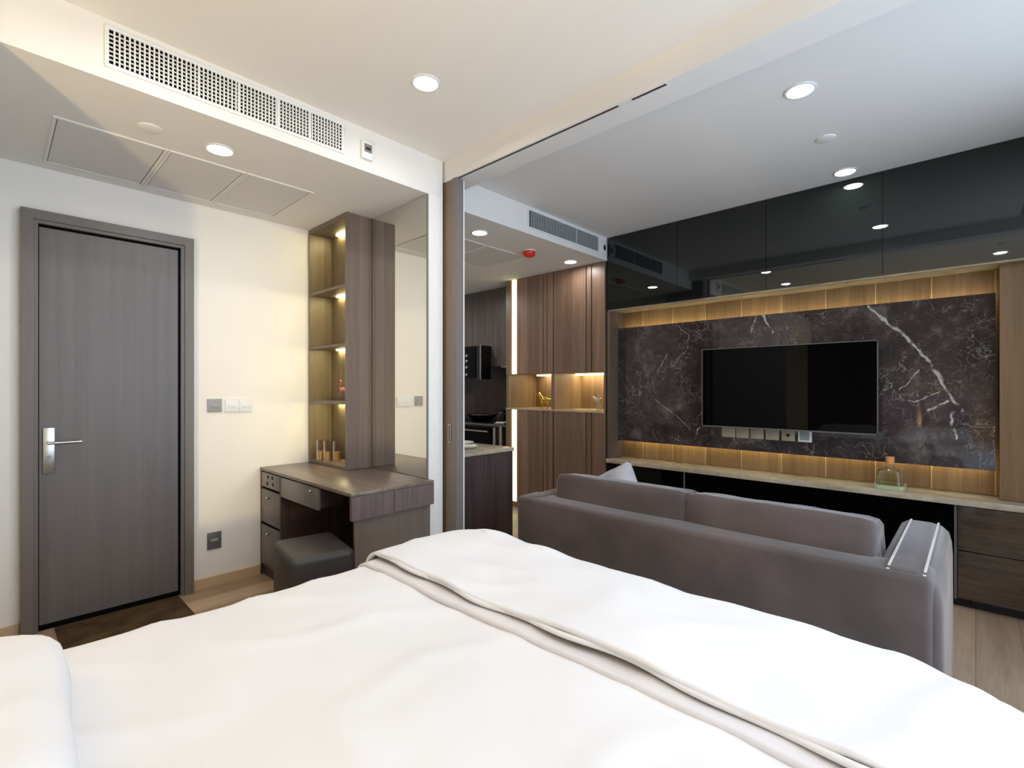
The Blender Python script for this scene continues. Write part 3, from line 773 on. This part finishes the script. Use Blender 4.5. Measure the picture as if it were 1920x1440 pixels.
# ------------------------------------------------------------------ TV wall joinery
XR = 3.84     # back of the recess
JY = 2.275    # left jamb of the recess
t = empty('upper_cabinet', (3.85, 1.0, 1.86), 'row of smoked glass cabinets above the television wall', 'cabinet')
box('carcass', (XT + .012, 4.15, -.75, 2.30, 1.872, ZL - .003), 'dark_panel', t)
ys = [2.300, 1.672, 1.042, .402, -.215, -.75]
for a, b in zip(ys, ys[1:]):
    box('glass_door', (XT, XT + .012, b + .0015, a - .0015, 1.870, ZL - .004), 'glass_dark', t)
bm = bmesh.new(); bx(bm, XT + .014, 4.0, -.75, 2.298, 1.862, 1.871); finish('underside_board', bm, 'travertine', t)
t = empty('wall_panel', (4.0, 1.0, .6), 'oak wall panelling framing the dark marble slab', 'wall panel')
box('panel_boards', (XR, XR + .05, -.091, JY, .602, 1.861), 'tvwood', t)
box('side_board', (3.70, XR + .05, -.75, -.092, .602, 1.861), 'tvside', t)
box('jamb', (XT, XR + .05, JY, 2.30, .602, 1.861), 'inner_brown', t)
t = empty('marble_slab', (3.78, 1.0, .74), 'dark veined marble slab behind the television', 'marble panel')
box('slab', (3.76, 3.782, -.078, JY - .002, .748, 1.722), 'marble', t)
box('slab_batten', (3.782, XR, .0, 2.1, .95, 1.55), 'black', t)
box('led_strip', (3.79, 3.80, -.05, JY - .02, 1.700, 1.712), 'led_tv', t)
box('led_strip', (3.79, 3.80, -.05, JY - .02, .758, .770), 'led_tv', t)
t = empty('media_counter', (3.72, .8, .56), 'pale stone counter running under the marble slab', 'counter')
box('stone_top', (3.60, XR + .04, -.75, 2.30, .565, .600), 'travertine', t, bev=.002)
t = empty('low_cabinet', (3.8, .8, 0), 'low cabinet with black glass fronts under the stone counter', 'cabinet')
box('carcass', (XT + .012, 4.0, .02, 2.30, .05, .562), 'black', t)
box('plinth', (XT + .05, 4.0, .022, 2.30, 0, .05), 'black', t)
ys = [2.30, 2.063, 1.804, 1.617, 1.312, .70, .083]
for i, (a, b) in enumerate(zip(ys, ys[1:])):
    box('glass_door', (XT, XT + .012, b + .0015, a - .0015, .05, .562), 'glass_dark' if i < 2 else 'black_gloss', t)
box('door_edge', (XT - .002, XT + .001, 1.612, 1.622, .05, .562), 'dark_plate', t)
box('door_edge', (XT - .002, XT + .001, .075, .087, .05, .562), 'dark_plate', t)
t = empty('drawer_unit', (3.8, -.3, 0), 'glossy dark wood drawers at the right end of the low cabinet', 'drawers')
box('carcass', (XT, 4.0, -.75, .018, .05, .562), 'black', t)
box('plinth', (XT + .05, 4.0, -.75, .018, 0, .05), 'black', t)
box('drawer', (XT - .012, XT - .001, -.748, .072, .322, .560), 'lowwood', t)
box('drawer', (XT - .012, XT - .001, -.748, .072, .06, .316), 'lowwood', t)

# television
t = empty('television', (3.70, .96, 1.2), 'large flat black television mounted on the dark marble', 'television')
TY0, TY1, TZ0, TZ1 = .427, 1.496, .916, 1.491
box('housing', (3.668, 3.70, TY0 + .004, TY1 - .004, TZ0 + .004, TZ1 - .004), 'black', t)
bm = bmesh.new()
bx(bm, 3.655, 3.668, TY0, TY0 + .006, TZ0, TZ1); bx(bm, 3.655, 3.668, TY1 - .006, TY1, TZ0, TZ1)
bx(bm, 3.655, 3.668, TY0, TY1, TZ0, TZ0 + .009); bx(bm, 3.655, 3.668, TY0, TY1, TZ1 - .005, TZ1)
finish('bezel', bm, 'dark_plate', t)
box('screen', (3.660, 3.668, TY0 + .005, TY1 - .005, TZ0 + .008, TZ1 - .004), 'black_gloss', t)
box('wall_bracket', (3.70, 3.76, .85, 1.1, 1.1, 1.3), 'black', t)

# sockets on the marble just below the TV
names = [(1.384, 1.288, 'nichewood'), (1.281, 1.195, 'x'), (1.181, 1.095, 'x'), (1.081, .996, 'x'), (.979, .897, 'x'), (.878, .796, 'w')]
lab = ['dim beige socket plate under the television, farthest left', 'beige socket plate under the television, second from the left',
       'beige socket plate under the television, third from the left', 'beige socket plate under the television, fourth from the left',
       'beige socket plate with a round black hole under the television', 'white framed socket plate under the television, farthest right']
M['beige'] = simple('beige_plate', lin(165, 155, 132), .4)
for i, (a, b, k) in enumerate(names):
    z0, z1 = .838, .918
    t = empty('socket_plate', (3.757, (a + b) / 2, z0), lab[i], 'socket', 'socket plates under the television')
    box('plate', (3.752, 3.760, b, a, z0, z1), 'white_plastic' if k == 'w' else 'beige', t, bev=.0015)
    cy = (a + b) / 2
    if k == 'w': box('insert', (3.750, 3.753, b + .014, a - .014, z0 + .012, z1 - .012), 'grey_plastic', t)
    elif i == 4:
        bm = bmesh.new(); cyl(bm, (3.7525, cy, z0 + .04), (3.7495, cy, z0 + .04), .011, n=16); finish('round_hole', bm, 'black', t)
    else:
        box('insert', (3.7505, 3.753, cy - .012, cy + .012, z0 + .032, z0 + .048), 'grey_plastic', t)

# diffuser bottle on the stone counter
bxc, byc, bz = 3.70, .375, .600
t = empty('diffuser_bottle', (bxc, byc, bz), 'clear square glass diffuser bottle with a cork on the stone counter', 'bottle')
bm = bmesh.new()
def sq(bm, cx, cy, prof):
    rings = []
    for hw, z, rc in prof:
        ring = []
        for k in range(24):
            a = 2 * PI * k / 24
            c, s = math.cos(a), math.sin(a)
            e = rc
            ring.append(bm.verts.new((cx + hw * math.copysign(abs(c) ** e, c), cy + hw * math.copysign(abs(s) ** e, s), z)))
        rings.append(ring)
    for a, b in zip(rings, rings[1:]):
        for i in range(24): bm.faces.new((a[i], a[(i + 1) % 24], b[(i + 1) % 24], b[i]))
    bm.faces.new(rings[0]); bm.faces.new(list(reversed(rings[-1])))
sq(bm, bxc, byc, [(.066, bz + .0265, .45), (.066, bz + .032, .45), (.062, bz + .10, .5), (.052, bz + .118, .7), (.022, bz + .128, 1), (.020, bz + .150, 1)])
finish('bottle', bm, 'clear', t, smooth=True)
bm = bmesh.new(); sq(bm, bxc, byc, [(.076, bz, .35), (.079, bz + .006, .35), (.077, bz + .026, .35)]); finish('thick_base', bm, 'glass_green', t, smooth=True)
bm = bmesh.new(); cyl(bm, (bxc, byc, bz + .148), (bxc, byc, bz + .19), .021, .023, 20); finish('cork_stopper', bm, 'cork', t, smooth=True)

# ------------------------------------------------------------------ kitchen
t = empty('kitchen_cabinet', (4.0, 4.2, 1.44), 'dark grey wooden wall cabinets over the kitchen hob', 'cabinet')
box('carcass', (3.81, 4.155, UY1 + .003, 5.08, 1.445, ZS - .003), 'kitchen', t)
for a, b in ((UY1 + .004, 3.86), (3.863, 4.20), (4.203, 4.62), (4.623, 5.078)):
    box('door', (3.792, 3.81, a, b, 1.44, ZS - .004), 'kitchen', t)
bm = bmesh.new(); bx(bm, 3.80, 3.86, 3.66, 3.76, 1.425, 1.440)
tag(finish('hood_light', bm, 'steel'), 'small steel hood light under the kitchen wall cabinets', 'hood light')
t = empty('oven', (3.75, 4.2, 1.29), 'black built-in microwave oven hanging beside the wall cabinets', 'microwave')
box('body', (3.63, 3.788, 3.90, 4.40, 1.300, 1.665), 'black', t)
box('oven_window', (3.622, 3.63, 3.97, 4.39, 1.31, 1.655), 'black_gloss', t)
box('steel_edge', (3.620, 3.63, 3.885, 3.897, 1.293, 1.672), 'steel', t)
for z in (1.35, 1.43, 1.50, 1.56):
    bm = bmesh.new(); cyl(bm, (3.622, 4.11, z), (3.612, 4.11, z), .014, n=12); finish('control_knob', bm, 'steel', t)
t = empty('kitchen_counter', (3.9, 4.2, 0), 'dark kitchen base cabinet with a steel trimmed worktop', 'kitchen counter')
box('worktop', (3.64, 4.155, UY1 + .003, 5.08, .800, .822), 'black', t)
box('base_carcass', (3.70, 4.155, UY1 + .003, 5.08, 0, .798), 'bar', t)
box('worktop_edge', (3.634, 3.64, UY1 + .003, 5.08, .802, .820), 'dark_plate', t)
t = empty('oven', (3.68, 4.0, 0), 'black built-in oven with a steel handle below the hob', 'oven')
box('oven_front', (3.672, 3.699, 3.78, 4.38, .20, .78), 'black_gloss', t)
bm = bmesh.new(); cyl(bm, (3.645, 3.80, .735), (3.645, 4.36, .735), .009, n=12); cyl(bm, (3.645, 3.82, .735), (3.675, 3.82, .735), .006, n=8); cyl(bm, (3.645, 4.34, .735), (3.675, 4.34, .735), .006, n=8)
finish('oven_handle', bm, 'steel', t, smooth=True)
box('steel_side', (3.668, 3.699, 3.71, 3.745, .20, .78), 'steel', t)
t = empty('steel_post', (3.66, 3.57, 0), 'steel side post at the end of the kitchen worktop', 'post')
box('post', (3.655, 3.699, 3.60, 3.635, 0, .798), 'steel', t)
struct(box('wall_backsplash', (4.13, 4.158, UY1 + .003, 5.1, .822, 1.445), 'inner_wood'), 'dark kitchen backsplash', 'wall')
# wok, pot and tray on the worktop
t = empty('frying_pan', (3.86, 4.12, .822), 'dark frying pan with a tan inside on the kitchen worktop', 'pan')
bm = bmesh.new(); lathe(bm, 3.86, 4.12, [(0, .835), (.09, .838), (.17, .900), (.175, .900), (.10, .824), (0, .822)], 28); finish('pan_body', bm, 'black', t, smooth=True)
bm = bmesh.new(); lathe(bm, 3.86, 4.12, [(0, .845), (.085, .846), (.15, .886), (.148, .892), (0, .892)], 28); finish('food', bm, 'copper', t, smooth=True)
bm = bmesh.new(); tube(bm, [(3.86, 3.96, .895), (3.84, 3.82, .93)], [.012, .010], 8); finish('handle', bm, 'black', t, smooth=True)
t = empty('coffee_pot', (3.82, 3.75, .822), 'black pot on the worktop beside the tall brown cabinet', 'pot')
bm = bmesh.new(); lathe(bm, 3.83, 3.76, [(0, .822), (.06, .822), (.065, .87), (.05, .94), (.03, .96), (0, .965)], 24); finish('pot_body', bm, 'black', t, smooth=True)
bm = bmesh.new(); tube(bm, [(3.80, 3.70, .93), (3.79, 3.66, .91), (3.79, 3.665, .86), (3.80, 3.70, .84)], [.006, .006, .006, .006], 8); finish('handle', bm, 'black', t, smooth=True)
t = empty('napkin_tray', (3.70, 3.64, .822), 'white folded cloth on a steel tray at the worktop end', 'tray')
box('tray', (3.65, 3.80, 3.56, 3.72, .823, .831), 'steel', t, bev=.002)
bm = bmesh.new(); bx(bm, 3.66, 3.78, 3.58, 3.70, .831, .845, bev=.005, seg=3); finish('cloth', bm, 'porcelain', t, smooth=True)

# bar counter end
t = empty('bar_counter', (2.2, 2.9, 0), 'dark wooden breakfast counter with a pale stone top', 'counter')
box('front_panel', (1.90, 2.155, 2.285, 2.31, 0, .775), 'bar', t)
box('front_panel', (2.158, 2.425, 2.285, 2.31, 0, .775), 'bar', t)
box('base_carcass', (1.90, 2.41, 2.31, 4.2, 0, .775), 'bar', t)
box('stone_top', (1.90, 2.43, 2.275, 4.2, .777, .800), 'travertine', t, bev=.002)
def plate(x, y, z, label, r=.09):
    bm = bmesh.new(); lathe(bm, x, y, [(0, z + .001), (r * .6, z + .001), (r, z + .018), (r * .98, z + .02), (r * .6, z + .006), (0, z + .006)], 28)
    return tag(finish('plate', bm, 'porcelain', smooth=True), label, 'plate', 'plates on the breakfast counter')
plate(2.29, 2.66, .800, 'white plate on the breakfast counter, farther from the bedroom')
plate(2.17, 2.46, .800, 'white plate at the near left of the breakfast counter', .07)

# ------------------------------------------------------------------ sofa
SX0, SX1, SY0, SY1 = 1.945, 2.80, .07, 1.80
t = empty('sofa', (2.4, .93, 0), 'two-seat taupe velvet sofa with its back to the bed', 'sofa')
def shell(name, dims, bev, mat, parent, seg=5, sub=1, wob=.003):
    bm = bmesh.new(); bx(bm, *dims, bev=bev, seg=seg)
    return finish(name, bm, mat, parent, smooth=True)
bm = bmesh.new(); bx(bm, SX0 - .012, SX0 + .16, SY0 + .022, SY1 - .006, .06, .624, bev=.022, seg=4)
finish('back_frame', bm, 'sofa', t, smooth=True)
def arm(y0, y1, outer):
    # arm swept along X with a rounded cross section, continuous with the back corner
    bm = bmesh.new()
    prof = []
    zt = .628
    if outer < 0:  # outer side is y0
        prof = [(y1, .06), (y1, zt - .05), (y1 - .012, zt - .02), (y1 - .035, zt - .003), (y1 - .06, zt), (y0 + .07, zt), (y0 + .035, zt - .008), (y0 + .012, zt - .03), (y0 + .003, zt - .07), (y0, zt - .12), (y0 - .002, .06)]
    else:
        prof = [(y0, .06), (y0, zt - .05), (y0 + .012, zt - .02), (y0 + .035, zt - .003), (y0 + .06, zt), (y1 - .06, zt), (y1 - .03, zt - .008), (y1 - .01, zt - .03), (y1 - .002, zt - .07), (y1, zt - .12), (y1, .06)]
    xs = [SX0 + .0, SX0 + .006, SX0 + .02, SX0 + .05, SX1 - .05, SX1 - .02, SX1]
    ins = [.022, .008, .002, 0, 0, .008, .03]
    cy = (y0 + y1) / 2; rings = []
    for x, k in zip(xs, ins):
        ring = []
        for (yy, zz) in prof:
            s_ = 1 - k / .09
            ring.append(bm.verts.new((x, cy + (yy - cy) * s_, zz - (k if zz > .1 else 0))))
        rings.append(ring)
    for a, b in zip(rings, rings[1:]):
        for i in range(len(a) - 1): bm.faces.new((a[i], a[i + 1], b[i + 1], b[i]))
        bm.faces.new((a[-1], a[0], b[0], b[-1]))
    bm.faces.new(rings[0]); bm.faces.new(list(reversed(rings[-1])))
    o = finish('arm', bm, 'sofa', t, smooth=True)
    return o
ar = arm(SY0, SY0 + .18, -1)
al = arm(SY1 - .17, SY1, 1)
# topstitched seams on the right arm, made of small raised stitches
for yy in (SY0 + .045, SY0 + .135):
    bm = bmesh.new()
    x = SX0 + .045
    while x < SX1 - .05:
        bx(bm, x, x + .011, yy - .0035, yy + .0035, .6275, .6305); x += .0145
    for z in (.615, .622): bx(bm, SX0 + .018, SX0 + .030, yy - .004, yy + .004, z, z + .003)
    finish('stitching', bm, 'thread', ar)
# seam cords on the back
bm = bmesh.new()
tube(bm, [(SX0 + .004, SY0 + .03, .08), (SX0 + .002, SY0 + .032, .59)], [.0035, .0035], 8)
tube(bm, [(SX0 + .006, SY0 + .03, .592), (SX0 + .008, SY0 + .5, .592), (SX0 + .008, SY1 - .1, .592)], [.0035] * 3, 8)
finish('piping', bm, 'sofa', t, smooth=True)
def cushion(name, c, half, r, mat, parent, rot=None, puff=.02, seg=14, seed=0):
    """Soft box: a squircle shell puffed in the middle."""
    bm = bmesh.new()
    bmesh.ops.create_cube(bm, size=2)
    bmesh.ops.subdivide_edges(bm, edges=bm.edges, cuts=seg, use_grid_fill=True)
    e = r
    for v in bm.verts:
        p_ = v.co.copy()
        L = (abs(p_.x) ** e + abs(p_.y) ** e + abs(p_.z) ** e) ** (1 / e)
        q = p_ / L
        mid = (1 - min(1, q.y ** 2)) * (1 - min(1, q.z ** 2))
        q.x *= 1 + puff * mid / half[0] * .5
        n_ = noise.noise(Vector((q.x * 2 + seed, q.y * 3, q.z * 3))) * .008
        v.co = Vector((q.x * half[0], q.y * half[1], q.z * half[2])) * (1 + n_ / max(half) * 1.2)
    if rot: bmesh.ops.transform(bm, matrix=rot.to_4x4(), verts=bm.verts)
    bmesh.ops.translate(bm, verts=bm.verts, vec=Vector(c))
    return finish(name, bm, mat, parent, smooth=True)
tilt = Matrix.Rotation(math.radians(8), 3, 'Y')
YM = .925
cushion('back_cushion', (2.15, (YM + SY1 - .17) / 2, .555), (.10, (SY1 - .15 - YM) / 2 - .002, .182), 16, 'sofa', t, tilt, seed=1)
cushion('back_cushion', (2.15, (YM + SY0 + .18) / 2, .555), (.10, (YM - SY0 - .165) / 2 - .002, .182), 16, 'sofa', t, tilt, seed=5)
cushion('seat_cushion', (2.46, (YM + SY1 - .17) / 2, .335), (.33, (SY1 - .17 - YM) / 2 - .002, .085), 8, 'sofa', t, seed=2)
cushion('seat_cushion', (2.46, (YM + SY0 + .18) / 2, .335), (.33, (YM - SY0 - .18) / 2 - .002, .085), 8, 'sofa', t, seed=3)
box('base_frame', (SX0 + .1, SX1 - .02, SY0 + .17, SY1 - .16, .06, .26), 'sofa', t, bev=.01)
for x in (SX0 + .05, SX1 - .08):
    for y in (SY0 + .06, SY1 - .06):
        bm = bmesh.new(); cyl(bm, (x, y, 0), (x, y, .065), .018, .025, 14); finish('foot', bm, 'black', t, smooth=True)
# throw pillow leaning behind the back cushion
def pillow(name, c, half, rot, mat, label, cat, seed=0, wr=.02, n=22):
    bm = bmesh.new()
    bmesh.ops.create_grid(bm, x_segments=n, y_segments=n, size=1)
    top = list(bm.verts)
    cp = bmesh.ops.duplicate(bm, geom=bm.verts[:] + bm.edges[:] + bm.faces[:])
    bot = [v for v in cp['geom'] if isinstance(v, bmesh.types.BMVert)]
    bs = set(bot)
    for v in bm.verts:
        x, y = v.co.x, v.co.y
        s_ = -1 if v in bs else 1
        h = ((1 - x ** 4) * (1 - y ** 4)); h = max(h, 0) ** .42
        k = (1 - .05 * (1 - abs(x * y))) * (1 - (.13 if 'bed' in name else 0) * (x * y) ** 4)
        wz = noise.noise(Vector((x * 2.2 + seed, y * 2.2, s_))) * wr + abs(noise.noise(Vector((x * 5 + seed, y * 5, s_ + 3)))) * wr * .5
        v.co = Vector((x * half[0] * k, y * half[1] * k, s_ * h * half[2] + wz * h))
    bmesh.ops.remove_doubles(bm, verts=bm.verts, dist=.0008)
    bmesh.ops.transform(bm, matrix=Matrix.Translation(c) @ rot.to_4x4(), verts=bm.verts)
    o = finish(name, bm, mat, smooth=True)
    return tag(o, label, cat, {'pillow': None, 'cushion': 'unseen pink cushions blocking the lamp'}.get(cat) or ('pillows on the bed' if name == 'bed_pillow' else None))
R = lambda x, y, z: Matrix.Rotation(math.radians(z), 3, 'Z') @ Matrix.Rotation(math.radians(y), 3, 'Y') @ Matrix.Rotation(math.radians(x), 3, 'X')
pillow('throw_pillow', (2.43, 1.52, .535), (.20, .20, .06), R(0, -62, 8) @ Matrix.Rotation(math.radians(32), 3, 'Z'), 'silver_satin',
       'shiny silver throw pillow peeking over the sofa back', 'pillow', 3)

# ------------------------------------------------------------------ bed
BX0, BX1, BY0, BY1 = -.72, 1.46, -.16, 1.64
t = empty('bed', (.4, .75, 0), 'double bed with a low upholstered headboard', 'bed')
box('bed_base', (BX0, BX1 - .03, BY0 + .03, BY1 - .03, .02, .28), 'headboard', t, bev=.02)
box('mattress', (BX0, BX1 - .02, BY0 + .02, BY1 - .02, .28, .50), 'bedding', t, bev=.04, seg=4)
box('headboard', (BX0 - .12, BX0 - .002, BY0 - .02, BY1 + .02, 0, .58), 'headboard', t, bev=.03, seg=4)
t2 = None

def spread_sheet(name, x0, x1, y0, y1, top, bottom, Rr, rc, mat, parent, seed, amp, nx=150, ny=130, rcr=None, fold_x=None, head_flat=True, lump=.0):
    """Cloth lying on the bed: flat top, rounded shoulders, hanging sides; rounded corners at the foot."""
    bm = bmesh.new()
    def prof(u, a, drop):
        # u in arclength from centre; returns (offset, fall)
        flat = a - Rr
        if u <= flat: return u, 0.0
        arc = Rr * PI / 2
        if u <= flat + arc:
            th = (u - flat) / Rr
            return flat + Rr * math.sin(th), Rr * (1 - math.cos(th))
        return a, Rr + (u - flat - arc)
    cx, cy = (x0 + x1) / 2, (y0 + y1) / 2
    ax, ay = (x1 - x0) / 2, (y1 - y0) / 2
    drop = top - bottom
    tot_x = ax - Rr + Rr * PI / 2 + drop - Rr
    tot_y = ay - Rr + Rr * PI / 2 + drop - Rr
    grid = []
    for i in range(nx + 1):
        row = []
        s = i / nx
        # X: from head edge (plain) to foot arclength
        ux = -ax + s * (ax + tot_x)
        ox, fx = (ux, 0.0) if ux <= 0 else prof(ux, ax, drop)
        for j in range(ny + 1):
            uy = (j / ny * 2 - 1) * tot_y
            oy, fy = prof(abs(uy), ay, drop)
            sy = 1 if uy >= 0 else -1
            px, py = ox, oy
            # round the foot corners in plan
            c_ = rcr if (rcr and sy < 0) else rc
            qx, qy = px - (ax - c_), py - (ay - c_)
            if qx > 0 and qy > 0:
                L = max(qx, qy); h = math.hypot(qx, qy)
                px, py = ax - c_ + qx / h * L, ay - c_ + qy / h * L
            fall = min(drop, math.hypot(fx, fy) if (fx < Rr and fy < Rr) else max(fx, fy))
            X, Y, Z_ = cx + px, cy + sy * py, top - fall
            # wrinkles
            w1 = noise.noise(Vector((X * 2.1 + seed, Y * 2.4, seed)))
            w2 = noise.noise(Vector((X * 5 + Y * 3 + seed, Y * 6 - X * 2, 4 + seed)))
            w3 = 1 - abs(noise.noise(Vector((X * 3.2 + seed * 2, Y * 3.0 + X * 1.5, 9 + seed)))) * 2
            d_ = amp * (w1 * 1.0 + w2 * .35 + max(0, w3 - .5) * 1.1)
            if lump and fx > 0: X += lump * max(-.1, noise.noise(Vector((3.0, Y * 5.5, seed)))); Z_ += lump * .6 * max(0, noise.noise(Vector((7.0, Y * 6.5, seed))))
            if fall < drop * .5: Z_ += d_
            else:
                k = d_ * 1.0 + amp * .8 * math.sin((X + Y * 1.0) * 21 + 2 * w1)
                if fx > fy: X += k
                else: Y += sy * k
            Z_ = max(Z_, bottom)
            row.append(bm.verts.new((X, Y, Z_)))
        grid.append(row)
    for i in range(nx):
        for j in range(ny):
            bm.faces.new((grid[i][j], grid[i + 1][j], grid[i + 1][j + 1], grid[i][j + 1]))
    o = finish(name, bm, mat, parent, smooth=True)
    md = o.modifiers.new('thick', 'SOLIDIFY'); md.thickness = .012; md.offset = -1
    return o
sh = spread_sheet('duvet', BX0 + .05, 1.44, BY0 - .01, BY1 + .035, .556, .17, .075, .16, 'bedding', None, 1.3, .012, rcr=.38)
tag(sh, 'white duvet spread over the bed between the pillow and the folded quilt', 'duvet')
q = empty('folded_quilt', (1.2, .75, .55), 'thick white quilt folded across the foot of the bed', 'quilt')
spread_sheet('lower_layer', .928, 1.475, BY0 - .022, BY1 + .042, .568, .15, .085, .18, 'bedding_grey', q, 1.3, .007, nx=60, rcr=.40)
spread_sheet('upper_layer', .972, 1.50, BY0 - .035, BY1 + .055, .598, .12, .105, .20, 'bedding', q, 4.1, .014, nx=90, rcr=.42, lump=.035)
# rolled edge of the upper layer
bm = bmesh.new()
pts = []
for k in range(70):
    y = BY0 + .02 + (BY1 - BY0 - .04) * k / 69
    pts.append((.975 + .006 * math.sin(k * .5) + noise.noise(Vector((0, y * 3, 2))) * .012, y, .586 + noise.noise(Vector((.98 * 2.1 + 4.1, y * 2.4, 4.1))) * .012))
tube(bm, pts, [.003] + [.007] * 68 + [.003], 12)
finish('rolled_edge', bm, 'bedding', q, smooth=True)
pillow('bed_pillow', (-.13, 1.17, .64), (.24, .36, .085), R(0, 6, -3), 'bedding', 'white bed pillow at the left head side of the bed', 'pillow', 8, .012, 30)
pillow('bed_pillow', (-.16, .36, .64), (.23, .35, .085), R(0, 6, 2), 'bedding', 'white bed pillow on the window side of the bed', 'pillow', 12, .012, 30)

M['rose'] = fabric('dusty_rose_velvet', lin(170, 140, 142), lin(184, 154, 156), .8, 5, 600, sheen=.3)  # unseen cushions, raised to keep the lamp's glow off the marble
pillow('lamp_block_cushion', (-.56, .27, .85), (.31, .25, .08), R(0, -72, 4), 'rose', 'unseen dusty pink cushion raised to block the lamp, window side', 'cushion', 21, .01, 20)
pillow('lamp_block_cushion', (-.56, .73, .85), (.31, .20, .08), R(0, -72, -4), 'rose', 'unseen dusty pink cushion raised to block the lamp, door side', 'cushion', 25, .01, 20)
# curtain gathered beside the window, in the living room
bm = bmesh.new()
n_ = 60; v0 = []; v1 = []
for i in range(n_ + 1):
    x = 3.05 + .45 * i / n_; y = YW + .10 + .03 * math.sin(i * 1.3)
    v0.append(bm.verts.new((x, y, .01))); v1.append(bm.verts.new((x, y, 2.76)))
for i in range(n_): bm.faces.new((v0[i], v0[i + 1], v1[i + 1], v1[i]))
cu = finish('curtain', bm, 'curtain', smooth=True)
cu.modifiers.new('thick', 'SOLIDIFY').thickness = .004
tag(cu, 'dark curtain gathered at the living room end of the window', 'curtain')
